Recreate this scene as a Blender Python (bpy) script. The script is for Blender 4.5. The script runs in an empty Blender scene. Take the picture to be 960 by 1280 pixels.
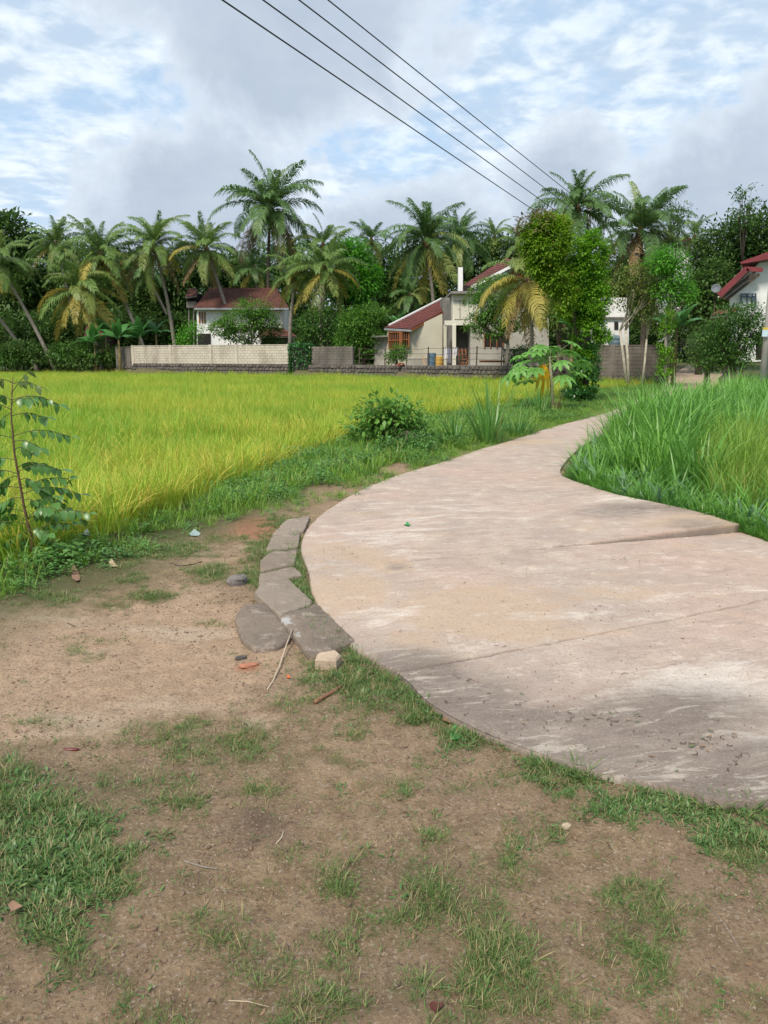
import bpy, math, random
import numpy as np
from mathutils import Vector, Matrix, Euler

SC = bpy.context.scene
COL = SC.collection
R = math.radians
random.seed(7)
rng = np.random.default_rng(7)

# ------------------------------------------------------------------ camera
CAM_H, PITCH, FPX = 1.6, R(11.5), 950.0
cd = bpy.data.cameras.new('camera')
cam = bpy.data.objects.new('camera', cd)
COL.objects.link(cam)
cam.location = (0, 0, CAM_H)
cam.rotation_euler = (R(90) - PITCH, 0, 0)
cd.sensor_fit = 'VERTICAL'
cd.sensor_height = 36
cd.lens = FPX / 1280 * 36
cd.clip_start = 0.05
cd.clip_end = 9000
SC.camera = cam

# ------------------------------------------------------------------ world, sun, exposure
SUN_EL, SUN_AZ = 52.0, 207.0          # azimuth clockwise from +Y (the view direction)
w = bpy.data.worlds.new("World")
SC.world = w
w.use_nodes = True
nt = w.node_tree
nt.nodes.clear()
def wn(t, **k):
    n = nt.nodes.new(t)
    for a, b in k.items():
        setattr(n, a, b)
    return n
def wlink(a, b): nt.links.new(a, b)
def wmath(op, a, b=None, c=None, clamp=False):
    n = wn('ShaderNodeMath', operation=op, use_clamp=clamp)
    for i, v in enumerate((a, b, c)):
        if v is None: continue
        if isinstance(v, (int, float)): n.inputs[i].default_value = v
        else: wlink(v, n.inputs[i])
    return n.outputs[0]
def wramp(v, lo, hi):
    n = wn('ShaderNodeMapRange', interpolation_type='SMOOTHSTEP')
    wlink(v, n.inputs[0]); n.inputs[1].default_value = lo; n.inputs[2].default_value = hi
    return n.outputs[0]
def wmix(f, a, b):
    n = wn('ShaderNodeMix', data_type='RGBA')
    if isinstance(f, (int, float)): n.inputs[0].default_value = f
    else: wlink(f, n.inputs[0])
    for i, v in ((6, a), (7, b)):
        if isinstance(v, tuple): n.inputs[i].default_value = (*v, 1)
        else: wlink(v, n.inputs[i])
    return n.outputs[2]
def wnoise(vec, scale, detail, rough=0.55, dist=0.0):
    n = wn('ShaderNodeTexNoise')
    wlink(vec, n.inputs['Vector'])
    n.inputs['Scale'].default_value = scale
    n.inputs['Detail'].default_value = detail
    n.inputs['Roughness'].default_value = rough
    n.inputs['Distortion'].default_value = dist
    return n.outputs['Fac']
sky = wn('ShaderNodeTexSky', sky_type='NISHITA', sun_disc=False)
sky.sun_elevation = R(SUN_EL)
sky.sun_rotation = R(SUN_AZ)
sky.air_density = 1.0
sky.dust_density = 0.6
sky.ozone_density = 1.4
tc = wn('ShaderNodeTexCoord')
sep = wn('ShaderNodeSeparateXYZ')
wlink(tc.outputs['Generated'], sep.inputs[0])
zz = wmath('MAXIMUM', sep.outputs[2], 0.0)
den = wmath('ADD', zz, 0.16)
comb = wn('ShaderNodeCombineXYZ')
wlink(wmath('DIVIDE', sep.outputs[0], den), comb.inputs[0])
wlink(wmath('DIVIDE', sep.outputs[1], den), comb.inputs[1])
comb.inputs[2].default_value = 3.7
P = comb.outputs[0]
def wshift(vec, s):
    n = wn('ShaderNodeVectorMath', operation='ADD'); wlink(vec, n.inputs[0]); n.inputs[1].default_value = s
    return n.outputs[0]
# thin broken high cloud
n1 = wnoise(P, 2.6, 7, 0.6, 0.35)
n1b = wnoise(wshift(P, (9.1, 2.0, 0)), 8.5, 4, 0.55, 0.2)
hi_m = wramp(wmath('ADD', wmath('MULTIPLY', n1, 0.75), wmath('MULTIPLY', n1b, 0.25)), 0.25, 0.58)
hi_c = wmix(wramp(n1b, 0.36, 0.66), (3.4, 4.2, 5.15), (5.5, 6.0, 6.4))
col = wmix(wmath('MULTIPLY', hi_m, 0.92), wmix(0.55, sky.outputs[0], (3.3, 4.7, 6.2)), hi_c)
# low grey cumulus bank: more of it towards the horizon, its tops brighter than its bellies
def wblob(cx, cy, rx, ry):       # direction-space mound: azimuth (deg right of +Y), elevation (deg)
    az = wmath('ARCTAN2', sep.outputs[0], sep.outputs[1])
    el = wmath('ARCSINE', sep.outputs[2])
    a = wmath('MULTIPLY', wmath('SUBTRACT', az, R(cx)), 1 / R(rx))
    b = wmath('MULTIPLY', wmath('SUBTRACT', el, R(cy)), 1 / R(ry))
    d = wmath('SQRT', wmath('ADD', wmath('MULTIPLY', a, a), wmath('MULTIPLY', b, b)))
    return wmath('SUBTRACT', 1.0, d)
D = tc.outputs['Generated']
warp = wnoise(wshift(D, (3.3, 0, 1.2)), 3.2, 8, 0.6, 0.3)
warp2 = wnoise(wshift(D, (0.3, 7, 2.2)), 9.0, 6, 0.6, 0.2)
cum = None
for b in ((-14, 11, 15, 9.5), (-19, 24, 19, 8.5), (-7, 20, 14, 9), (1, 8, 14, 6), (12.2, 11, 5.5, 8), (23, 8, 11, 8), (30, 14, 8, 8),
          (-62, 12, 30, 14), (72, 10, 34, 12), (180, 12, 70, 14), (-120, 14, 40, 16), (125, 14, 36, 12)):
    v = wblob(*b)
    cum = v if cum is None else wmath('MAXIMUM', cum, v)
cumv = wmath('ADD', cum, wmath('ADD', wmath('MULTIPLY', wmath('SUBTRACT', warp, 0.5), 2.6), wmath('MULTIPLY', wmath('SUBTRACT', warp2, 0.5), 1.0)))
lowz = wramp(wmath('SUBTRACT', 1.0, sep.outputs[2]), 0.80, 1.0)
cumv = wmath('ADD', cumv, wmath('MULTIPLY', lowz, 0.55))
cm = wramp(cumv, 0.08, 0.32)
body = wramp(cumv, 0.10, 0.75)
cc = wmix(body, (4.6, 5.1, 5.7), (2.95, 3.45, 4.15))
cc = wmix(wmath('MULTIPLY', wramp(warp2, 0.35, 0.7), 0.35), cc, (3.8, 4.3, 4.95))
col = wmix(wmath('MULTIPLY', cm, 0.93), col, cc)
# below the horizon: dull green-brown land colour
col = wmix(wramp(sep.outputs[2], -0.02, 0.0), (1.1, 1.15, .8), col)
bg = wn('ShaderNodeBackground')
wlink(col, bg.inputs[0])
bg.inputs[1].default_value = 0.14
out = wn('ShaderNodeOutputWorld')
wlink(bg.outputs[0], out.inputs[0])

sd = bpy.data.lights.new('sun', 'SUN')
sun = bpy.data.objects.new('sun', sd)
COL.objects.link(sun)
sd.energy = 3.6
sd.angle = R(12)
sd.color = (1.0, 0.91, 0.79)
_az = R(SUN_AZ)
_d = Vector((math.sin(_az) * math.cos(R(SUN_EL)), math.cos(_az) * math.cos(R(SUN_EL)), math.sin(R(SUN_EL))))
sun.rotation_euler = _d.to_track_quat('Z', 'Y').to_euler()
sun.location = _d * 50
vs = SC.view_settings
vs.view_transform = 'Standard'
vs.look = 'None'
vs.exposure = 0.3
vs.gamma = 1.0
SC.render.engine = 'CYCLES'
SC.cycles.max_bounces = 6
SC.cycles.transparent_max_bounces = 4

# ------------------------------------------------------------------ pixel <-> place (photo pixels, 960 x 1280)
CP, SP = math.cos(PITCH), math.sin(PITCH)
def ray(px, py):
    a, b = (px - 480) / FPX, (640 - py) / FPX
    return Vector((a, CP + b * SP, -SP + b * CP))
def G(px, py, z=0.0):
    r = ray(px, py); t = (z - CAM_H) / r.z
    return Vector((r.x * t, r.y * t, z))
def W(px, py, Y):
    r = ray(px, py); t = Y / r.y
    return Vector((r.x * t, Y, CAM_H + r.z * t))
def proj(x, y, z):
    dz = z - CAM_H
    dep = y * CP - dz * SP
    dep = np.where(dep < 0.05, 0.05, dep)
    up = y * SP + dz * CP
    return 480 + FPX * x / dep, 640 - FPX * up / dep
def pip(x, y, poly):
    inside = np.zeros(x.shape, bool)
    n = len(poly); j = n - 1
    for i in range(n):
        xi, yi, xj, yj = poly[i][0], poly[i][1], poly[j][0], poly[j][1]
        c = ((yi > y) != (yj > y)) & (x < (xj - xi) * (y - yi) / ((yj - yi) + 1e-12) + xi)
        inside ^= c
        j = i
    return inside
def segdist(x, y, poly, closed=True):
    d = np.full(x.shape, 1e9)
    n = len(poly)
    for i in range(n if closed else n - 1):
        ax, ay = poly[i][0], poly[i][1]; bx, by = poly[(i + 1) % n][0], poly[(i + 1) % n][1]
        vx, vy = bx - ax, by - ay
        t = np.clip(((x - ax) * vx + (y - ay) * vy) / (vx * vx + vy * vy + 1e-12), 0, 1)
        d = np.minimum(d, np.hypot(x - ax - t * vx, y - ay - t * vy))
    return d
def vnoise(x, y, scale, seed):
    x = np.asarray(x) * scale + seed * 17.13; y = np.asarray(y) * scale - seed * 9.71
    xi = np.floor(x).astype(np.int64); yi = np.floor(y).astype(np.int64)
    fx = x - xi; fy = y - yi
    fx = fx * fx * (3 - 2 * fx); fy = fy * fy * (3 - 2 * fy)
    def h(a, b):
        n = (a * 374761393 + b * 668265263 + seed * 1442695) & 0x7fffffff
        n = ((n ^ (n >> 13)) * 1274126177) & 0x7fffffff
        return ((n ^ (n >> 16)) & 0xffff) / 65535.0
    return (h(xi, yi) * (1 - fx) + h(xi + 1, yi) * fx) * (1 - fy) + (h(xi, yi + 1) * (1 - fx) + h(xi + 1, yi + 1) * fx) * fy
def fbm(x, y, scale, octs, seed, gain=0.5):
    s = 0; a = 1; t = 0
    for o in range(octs):
        s = s + a * vnoise(x, y, scale * 2 ** o, seed + o); t += a; a *= gain
    return s / t
def sstep(v, a, b):
    t = np.clip((v - a) / (b - a), 0, 1)
    return t * t * (3 - 2 * t)

# ------------------------------------------------------------------ materials
class NT:
    def __init__(s, name):
        s.m = bpy.data.materials.new(name); s.m.use_nodes = True
        s.t = s.m.node_tree; s.t.nodes.clear()
        s.out = s.n('ShaderNodeOutputMaterial'); s.b = s.n('ShaderNodeBsdfPrincipled')
        s.l(s.b.outputs[0], s.out.inputs[0])
        s.co = s.n('ShaderNodeTexCoord').outputs['Object']
    def n(s, t, **k):
        n = s.t.nodes.new(t)
        for a, b in k.items(): setattr(n, a, b)
        return n
    def l(s, a, b): s.t.links.new(a, b)
    def pos(s): return s.n('ShaderNodeNewGeometry').outputs['Position']
    def sc(s, vec, xyz):
        n = s.n('ShaderNodeVectorMath', operation='MULTIPLY'); s.l(vec, n.inputs[0]); n.inputs[1].default_value = xyz
        return n.outputs[0]
    def noise(s, scale, detail=4, rough=0.55, vec=None, dist=0.0):
        n = s.n('ShaderNodeTexNoise'); s.l(vec or s.co, n.inputs['Vector'])
        n.inputs['Scale'].default_value = scale; n.inputs['Detail'].default_value = detail
        n.inputs['Roughness'].default_value = rough; n.inputs['Distortion'].default_value = dist
        return n.outputs['Fac']
    def voro(s, scale, feature='F1', vec=None):
        n = s.n('ShaderNodeTexVoronoi', feature=feature); s.l(vec or s.co, n.inputs['Vector'])
        n.inputs['Scale'].default_value = scale
        return n.outputs['Distance']
    def ramp(s, v, lo, hi, a=0.0, b=1.0):
        n = s.n('ShaderNodeMapRange', interpolation_type='SMOOTHSTEP'); s.l(v, n.inputs[0])
        n.inputs[1].default_value = lo; n.inputs[2].default_value = hi; n.inputs[3].default_value = a; n.inputs[4].default_value = b
        return n.outputs[0]
    def math(s, op, a, b=0.0):
        n = s.n('ShaderNodeMath', operation=op)
        for i, v in enumerate((a, b)):
            if isinstance(v, (int, float)): n.inputs[i].default_value = v
            else: s.l(v, n.inputs[i])
        return n.outputs[0]
    def mix(s, f, a, b, blend='MIX'):
        n = s.n('ShaderNodeMix', data_type='RGBA', blend_type=blend)
        if isinstance(f, (int, float)): n.inputs[0].default_value = f
        else: s.l(f, n.inputs[0])
        for i, v in ((6, a), (7, b)):
            if isinstance(v, tuple): n.inputs[i].default_value = (*v[:3], 1)
            else: s.l(v, n.inputs[i])
        return n.outputs[2]
    def attr(s, name):
        n = s.n('ShaderNodeAttribute'); n.attribute_name = name
        return n.outputs['Fac']
    def rand(s): return s.n('ShaderNodeObjectInfo').outputs['Random']
    def col(s, c):
        if isinstance(c, tuple): s.b.inputs['Base Color'].default_value = (*c[:3], 1)
        else: s.l(c, s.b.inputs['Base Color'])
    def rough(s, v):
        if isinstance(v, (int, float)): s.b.inputs['Roughness'].default_value = v
        else: s.l(v, s.b.inputs['Roughness'])
    def bump(s, h, dist, strength=1.0):
        n = s.n('ShaderNodeBump'); s.l(h, n.inputs['Height']); n.inputs['Distance'].default_value = dist
        n.inputs['Strength'].default_value = strength; s.l(n.outputs[0], s.b.inputs['Normal'])
MATS = {}
def plain(name, c1, c2=None, scale=3.0, rough=0.85, bump=0.004, bscale=25.0, spec=0.3, metal=0.0, dirt=None, rnd=0.0):
    if name in MATS: return MATS[name]
    t = NT(name)
    c2 = c2 or tuple(v * 0.75 for v in c1)
    c = t.mix(t.ramp(t.noise(scale, 5, 0.6), 0.3, 0.7), c1, c2)
    if dirt: c = t.mix(t.math('MULTIPLY', t.ramp(t.noise(scale * 0.45, 6, 0.65, t.sc(t.co, (1, 1, 0.35))), 0.48, 0.68), 0.75), c, dirt)
    if rnd: c = t.mix(t.math('MULTIPLY', t.rand(), rnd), c, tuple(v * 0.6 for v in c1))
    t.col(c); t.rough(rough); t.b.inputs['Metallic'].default_value = metal
    t.b.inputs['Specular IOR Level'].default_value = spec
    if bump: t.bump(t.noise(bscale, 4, 0.6), bump)
    MATS[name] = t.m
    return t.m
def leafmat(name, ca, cb, cyel=None, trans=0.35, rough=0.5, spec=0.35, wnoise=None, yamt=0.12):
    """leaf: colour varies leaf by leaf (attribute tint) and plant by plant; light also passes through"""
    if name in MATS: return MATS[name]
    t = NT(name)
    ti = t.attr('tint')
    c = t.mix(ti, ca, cb)
    c = t.mix(t.math('MULTIPLY', t.rand(), 0.35), c, tuple(v * 0.7 for v in ca))
    if cyel and yamt > 0: c = t.mix(t.ramp(ti, 1.0 - yamt - 0.06, 1.0 - yamt + 0.06), c, cyel)
    if wnoise:
        sc_, lo, hi, cw, amt = wnoise
        c = t.mix(t.math('MULTIPLY', t.ramp(t.noise(sc_, 5, 0.6, t.pos()), lo, hi), amt), c, cw)
    t.col(c); t.rough(rough); t.b.inputs['Specular IOR Level'].default_value = spec
    tr = t.n('ShaderNodeBsdfTranslucent'); t.l(t.mix(0.0, c, c), tr.inputs[0])
    ms = t.n('ShaderNodeMixShader'); ms.inputs[0].default_value = trans
    t.l(t.b.outputs[0], ms.inputs[1]); t.l(tr.outputs[0], ms.inputs[2]); t.l(ms.outputs[0], t.out.inputs[0])
    MATS[name] = t.m
    return t.m

# ------------------------------------------------------------------ mesh helpers
def np_mesh(name, verts, facelists, mats, attrs=None, smooth=False, fmat=None):
    verts = np.asarray(verts, np.float32).reshape(-1, 3)
    me = bpy.data.meshes.new(name)
    fl = [np.asarray(f, np.int32) for f in facelists if len(f)]
    nf = sum(len(f) for f in fl)
    tot = np.concatenate([np.full(len(f), f.shape[1], np.int32) for f in fl])
    idx = np.concatenate([f.ravel() for f in fl])
    me.vertices.add(len(verts)); me.vertices.foreach_set('co', verts.ravel())
    me.loops.add(len(idx)); me.loops.foreach_set('vertex_index', idx)
    me.polygons.add(nf)
    st = np.zeros(nf, np.int32); st[1:] = np.cumsum(tot)[:-1]
    me.polygons.foreach_set('loop_start', st); me.polygons.foreach_set('loop_total', tot)
    if smooth: me.polygons.foreach_set('use_smooth', np.ones(nf, bool))
    for m in (mats if isinstance(mats, (list, tuple)) else [mats]): me.materials.append(m)
    if fmat is not None: me.polygons.foreach_set('material_index', np.asarray(fmat, np.int32))
    me.update(calc_edges=True)
    for k, v in (attrs or {}).items():
        a = me.attributes.new(k, 'FLOAT', 'POINT'); a.data.foreach_set('value', np.asarray(v, np.float32))
    return me
def wloc(o):
    v = Vector((0, 0, 0))
    while o is not None: v += o.location; o = o.parent
    return v
def link(name, me, parent=None, kind=None, label=None, link_=True):
    o = bpy.data.objects.new(name, me)
    if link_: COL.objects.link(o)
    if parent is not None: o.parent = parent
    if kind: o['kind'] = kind
    if label: o['label'] = label
    return o
def thing(name, label, cat, loc=(0, 0, 0), group=None):
    o = link(name, None, label=label); o.location = loc; o['category'] = cat
    if group: o['group'] = group
    return o
def tag(o, label, cat, group=None):
    o['label'] = label; o['category'] = cat
    if group: o['group'] = group
    return o
class MB:
    def __init__(s): s.v = []; s.f = []; s.t = []
    def add(s, vs, fs, tint=0.5):
        b = len(s.v); s.v += [tuple(v) for v in vs]; s.f += [tuple(i + b for i in f) for f in fs]; s.t += [tint] * len(vs)
        return s
    def hexa(s, p):      # 8 corners: bottom ring 0-3, top ring 4-7
        return s.add(p, [(0, 3, 2, 1), (4, 5, 6, 7), (0, 1, 5, 4), (1, 2, 6, 5), (2, 3, 7, 6), (3, 0, 4, 7)])
    def box(s, x0, x1, y0, y1, z0, z1):
        return s.hexa([(x0, y0, z0), (x1, y0, z0), (x1, y1, z0), (x0, y1, z0), (x0, y0, z1), (x1, y0, z1), (x1, y1, z1), (x0, y1, z1)])
    def prism(s, poly, vec):
        n = len(poly); vec = Vector(vec); poly = [Vector(p) for p in poly]
        return s.add(poly + [p + vec for p in poly], [tuple(range(n))[::-1], tuple(range(n, 2 * n))] + [(i, (i + 1) % n, n + (i + 1) % n, n + i) for i in range(n)])
    def bar(s, a, b, w, h):
        a = Vector(a); b = Vector(b); d = (b - a).normalized()
        u = Vector((0, 0, 1)) if abs(d.z) < 0.9 else Vector((0, 1, 0))
        x = d.cross(u).normalized() * w / 2; y = x.cross(d).normalized() * h / 2
        return s.hexa([a - x - y, a + x - y, a + x + y, a - x + y, b - x - y, b + x - y, b + x + y, b - x + y])
    def tube(s, pts, rad, n=8, caps=True, jit=0.0):
        pts = [Vector(p) for p in pts]; rad = rad if isinstance(rad, (list, tuple)) else [rad] * len(pts)
        vs = []; fs = []
        for i, p in enumerate(pts):
            d = (pts[min(i + 1, len(pts) - 1)] - pts[max(i - 1, 0)]).normalized()
            u = Vector((1, 0, 0)) if abs(d.x) < 0.8 else Vector((0, 1, 0))
            x = d.cross(u).normalized(); y = d.cross(x).normalized()
            for k in range(n):
                a = 2 * math.pi * k / n; r = rad[i] * (1 + random.uniform(-jit, jit))
                vs.append(p + x * math.cos(a) * r + y * math.sin(a) * r)
        for i in range(len(pts) - 1):
            for k in range(n):
                fs.append((i * n + k, i * n + (k + 1) % n, (i + 1) * n + (k + 1) % n, (i + 1) * n + k))
        if caps: fs += [tuple(range(n))[::-1], tuple(range((len(pts) - 1) * n, len(pts) * n))]
        return s.add(vs, fs)
    def lathe(s, c, prof, n=16):
        vs = []; fs = []
        for r, z in prof:
            for k in range(n):
                a = 2 * math.pi * k / n; vs.append((c[0] + r * math.cos(a), c[1] + r * math.sin(a), c[2] + z))
        for i in range(len(prof) - 1):
            for k in range(n): fs.append((i * n + k, i * n + (k + 1) % n, (i + 1) * n + (k + 1) % n, (i + 1) * n + k))
        fs += [tuple(range(n))[::-1], tuple(range((len(prof) - 1) * n, len(prof) * n))]
        return s.add(vs, fs)
    def lump(s, c, r, jit=0.25, n=8, m=5, rot=0.0, seed=None):   # irregular stone
        rr = random.Random(seed) if seed is not None else random
        vs = []; fs = []; ca, sa = math.cos(rot), math.sin(rot)
        for i in range(m + 1):
            th = math.pi * i / m
            for k in range(n):
                a = 2 * math.pi * k / n; q = 1 + rr.uniform(-jit, jit)
                sq = lambda v: math.copysign(abs(v) ** 0.7, v)
                x, y, z = sq(math.sin(th) * math.cos(a)) * r[0] * q, sq(math.sin(th) * math.sin(a)) * r[1] * q, sq(math.cos(th)) * r[2] * (1 + rr.uniform(-jit, jit) * 0.4)
                vs.append((c[0] + x * ca - y * sa, c[1] + x * sa + y * ca, c[2] + z))
        for i in range(m):
            for k in range(n): fs.append((i * n + k, (i + 1) * n + k, (i + 1) * n + (k + 1) % n, i * n + (k + 1) % n))
        return s.add(vs, fs)
    def build(s, name, mat, parent=None, kind=None, label=None, smooth=False, link_=True):
        off = wloc(parent) if parent is not None else Vector((0, 0, 0))
        me = bpy.data.meshes.new(name)
        me.from_pydata([(v[0] - off.x, v[1] - off.y, v[2] - off.z) for v in s.v], [], s.f)
        me.materials.append(mat)
        if smooth: me.polygons.foreach_set('use_smooth', [True] * len(me.polygons))
        a = me.attributes.new('tint', 'FLOAT', 'POINT'); a.data.foreach_set('value', s.t)
        me.validate(); me.update()
        return link(name, me, parent, kind, label, link_)
def part_np(name, verts, faces, mat, parent, attrs=None, smooth=False, kind=None, label=None):
    off = wloc(parent) if parent is not None else Vector((0, 0, 0))
    return link(name, np_mesh(name, np.asarray(verts) - np.array(off[:]), faces, mat, attrs, smooth), parent, kind, label)

def norm(a): return a / (np.linalg.norm(a, axis=-1, keepdims=True) + 1e-9)
def leaf_arrays(c, d, L, Wd, fold=0.15, up=None):
    """rhombic folded leaves: c base (N,3), d direction (N,3), L length, Wd width -> verts, quads"""
    n = len(c); d = norm(d)
    ref = np.tile([0, 0, 1.0], (n, 1)) if up is None else up
    s = norm(np.cross(d, ref + rng.normal(0, 0.05, (n, 3))))
    nn = np.cross(s, d)
    L = np.asarray(L).reshape(-1, 1) * np.ones((n, 1)); Wd = np.asarray(Wd).reshape(-1, 1) * np.ones((n, 1))
    v = np.stack([c, c + d * L * 0.45 + s * Wd / 2 + nn * Wd * fold, c + d * L - nn * L * 0.12, c + d * L * 0.45 - s * Wd / 2 + nn * Wd * fold], 1)
    f = np.arange(n * 4).reshape(-1, 4)
    return v.reshape(-1, 3), f
def blade_arrays(base, az, lean, L, Wd, curve, k=3):
    """grass blades: lean = start angle from vertical, curve = extra bend; -> verts, quads, tris"""
    n = len(base)
    o = np.stack([np.cos(az), np.sin(az), np.zeros(n)], 1); s = np.stack([-np.sin(az), np.cos(az), np.zeros(n)], 1)
    p = base.copy(); rows = []
    prof = np.array([0.75, 1.0, 0.85, 0.55, 0.3])[:k]
    for i in range(k + 1):
        if i < k: rows += [p - s * (Wd * prof[i] / 2)[:, None], p + s * (Wd * prof[i] / 2)[:, None]]
        else: rows += [p]
        a = lean + curve * ((i + 0.5) / k) ** 1.3
        p = p + (o * np.sin(a)[:, None] + np.array([0, 0, 1.0]) * np.cos(a)[:, None]) * (L / k)[:, None]
    nv = 2 * k + 1
    v = np.stack(rows, 1).reshape(-1, 3)
    b = (np.arange(n) * nv)[:, None]
    q = np.concatenate([b + np.array([2 * i, 2 * i + 1, 2 * i + 3, 2 * i + 2]) for i in range(k - 1)], 0) if k > 1 else np.zeros((0, 4), int)
    t = b + np.array([2 * k - 2, 2 * k - 1, 2 * k])
    return v, q, t, nv

# ---- scatter: one object that instances small clump meshes on authored points
def scatter(name, protos, pts, rot, scl, pid, kind='stuff', label=None):
    pts = np.asarray(pts, np.float32)
    me = bpy.data.meshes.new(name)
    me.vertices.add(len(pts)); me.vertices.foreach_set('co', pts.ravel()); me.update()
    a = me.attributes.new('rotv', 'FLOAT_VECTOR', 'POINT'); a.data.foreach_set('vector', np.asarray(rot, np.float32).ravel())
    a = me.attributes.new('sclv', 'FLOAT_VECTOR', 'POINT'); a.data.foreach_set('vector', np.asarray(scl, np.float32).ravel())
    a = me.attributes.new('pid', 'INT', 'POINT'); a.data.foreach_set('value', np.asarray(pid, np.int32))
    o = link(name, me, None, kind, label)
    g = bpy.data.node_groups.new(name + '_nodes', 'GeometryNodeTree')
    g.interface.new_socket('Geometry', in_out='INPUT', socket_type='NodeSocketGeometry')
    g.interface.new_socket('Geometry', in_out='OUTPUT', socket_type='NodeSocketGeometry')
    gi = g.nodes.new('NodeGroupInput'); go = g.nodes.new('NodeGroupOutput')
    m2p = g.nodes.new('GeometryNodeMeshToPoints'); g.links.new(gi.outputs[0], m2p.inputs[0])
    gti = g.nodes.new('GeometryNodeJoinGeometry')
    for p in reversed(protos):      # a multi-input socket lists its last link first
        oi = g.nodes.new('GeometryNodeObjectInfo'); oi.inputs['Object'].default_value = p
        oi.inputs['As Instance'].default_value = True
        g.links.new(oi.outputs['Geometry'], gti.inputs[0])
    iop = g.nodes.new('GeometryNodeInstanceOnPoints')
    g.links.new(m2p.outputs[0], iop.inputs['Points']); g.links.new(gti.outputs[0], iop.inputs['Instance'])
    iop.inputs['Pick Instance'].default_value = True
    def at(n, ty):
        k = g.nodes.new('GeometryNodeInputNamedAttribute'); k.data_type = ty; k.inputs['Name'].default_value = n
        return [s for s in k.outputs if s.enabled][0]
    g.links.new(at('pid', 'INT'), iop.inputs['Instance Index'])
    g.links.new(at('rotv', 'FLOAT_VECTOR'), iop.inputs['Rotation'])
    g.links.new(at('sclv', 'FLOAT_VECTOR'), iop.inputs['Scale'])
    g.links.new(iop.outputs[0], go.inputs[0])
    md = o.modifiers.new('scatter', 'NODES'); md.node_group = g
    return o
def zrot(n, tilt=0.12): return np.stack([rng.normal(0, tilt, n), rng.normal(0, tilt, n), rng.uniform(0, 6.283, n)], 1)
def iso(s): return np.stack([s, s, s], 1)
# ------------------------------------------------------------------ layout (plan, metres)
def GL(pts, z=0.0): return [tuple(G(a, b, z)[:2]) for a, b in pts]
ROAD_Z = 0.04
A_left = GL([(385, 712), (376, 690), (378, 672), (388, 655), (410, 636), (450, 613), (500, 593), (560, 575), (600, 561), (640, 550), (700, 531), (752, 518)], ROAD_Z)
A_left += [(8.0, 25.5), (11.0, 32), (14.6, 39.5)]
j1r = G(925, 661, ROAD_Z)
A_right = [tuple(j1r[:2])] + GL([(860, 641), (790, 625), (735, 608), (702, 592)], ROAD_Z) + [(2.95, 12.0), (3.95, 14.5), (5.5, 17.5), (7.4, 20.3), (9.4, 23.2), (13.2, 30.5), (16.9, 38)]
B_left = GL([(385, 714), (389, 740), (408, 773), (440, 808), (495, 838)], ROAD_Z)
B_right = GL([(926, 662), (960, 673), (1085, 716)], ROAD_Z)
C_top = GL([(497, 842), (960, 750), (1083, 722)], ROAD_Z)
C_bot = GL([(497, 842), (540, 882), (600, 914), (680, 945), (760, 968), (860, 990), (960, 1004)], ROAD_Z) + [(3.2, 2.62), (6.5, 2.3)]
C_right = [C_top[-1], (6.0, 4.6), (9.0, 3.9), (9.0, 2.2)]
j1l = tuple(G(385, 713, ROAD_Z)[:2]); A_left[0] = j1l; B_left[0] = j1l; B_left[-1] = C_top[0]; B_right[0] = tuple(j1r[:2]); B_right[-1] = C_top[-1]; C_bot[0] = C_top[0]
C_bot[-1] = (9.0, 2.2)
road_poly = A_left[::-1] + B_left + C_bot[1:] + [(9.0, 3.9), (6.0, 4.6)] + B_right[::-1] + A_right[1:]
lane_c = [(15.75, 38.75), (18.6, 47), (21.5, 54), (25.5, 62), (30.5, 72), (38, 84), (50, 100)]
# paddy: rice grows inside this outline
rice_near = [(-420, 900), (-150, 782), (0, 738), (100, 700), (200, 660), (300, 618), (380, 585), (450, 557), (530, 533), (600, 518), (700, 502), (760, 491), (835, 484)]
field = GL(rice_near, -0.1) + [(15.4, 43.4), (10.6, 45.2), (-7, 58.8), (-21.5, 65), (-36, 69), (-60, 69), (-60, 5)]
WALL = [(-60, 70), (-36, 70), (-21.9, 66.5), (-7.4, 59.8), (10.6, 46.1), (16.2, 44.4)]
def wall_y(x): return np.interp(x, [p[0] for p in WALL], [p[1] for p in WALL])
def lane_z(y): return 0.03 + 1.25 * sstep(y, 46, 84)
def ground_z(x, y, fine=True):
    x = np.asarray(x, float); y = np.asarray(y, float)
    z = np.zeros(x.shape)
    inf = pip(x, y, field); df = segdist(x, y, field)
    z = np.where(inf, -0.22 * sstep(df, 0, 0.8), z)
    wy = wall_y(x)
    yard = 0.95 * sstep(y - wy, 0.7, 1.1) * (x < 16.4) * sstep(x, -26, -21.5) + 0.25 * sstep(y - wy, 0.5, 3.0) * (x < -21.5)
    z = np.maximum(z, yard) * (yard > 0.001) + z * (yard <= 0.001)
    rise = 1.2 * sstep(y, 46, 84) * (x >= 16.4)
    z = z + rise
    z = z + 0.12 * sstep(x, 3.5, 6) * sstep(y, 30, 8) * (x > 3) * 0
    inr = pip(x, y, road_poly); dr = segdist(x, y, road_poly)
    sd = np.where(inr, dr, -dr)
    # soil is a little below the slab beside it, and lower still beneath it
    z = z + 0.006 * sstep(sd, -0.7, -0.05) * (y < 5) - 0.07 * sstep(sd, 0.03, 0.2)
    if fine:
        near = sstep(np.hypot(x, y), 22, 8)
        z = z + near * ((fbm(x, y, 0.55, 3, 3) - 0.5) * 0.07 * sstep(np.abs(sd), 0.1, 1.2) + (fbm(x, y, 5, 3, 11) - 0.5) * 0.02 * (1 - inr) + (fbm(x, y, 26, 2, 21) - 0.5) * 0.009 * (1 - inr))
        z = z + (fbm(x, y, 0.12, 2, 31) - 0.5) * 0.12 * sstep(np.hypot(x, y), 25, 60) * (yard <= 0.001) * (1 - inf)
    return z
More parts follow.
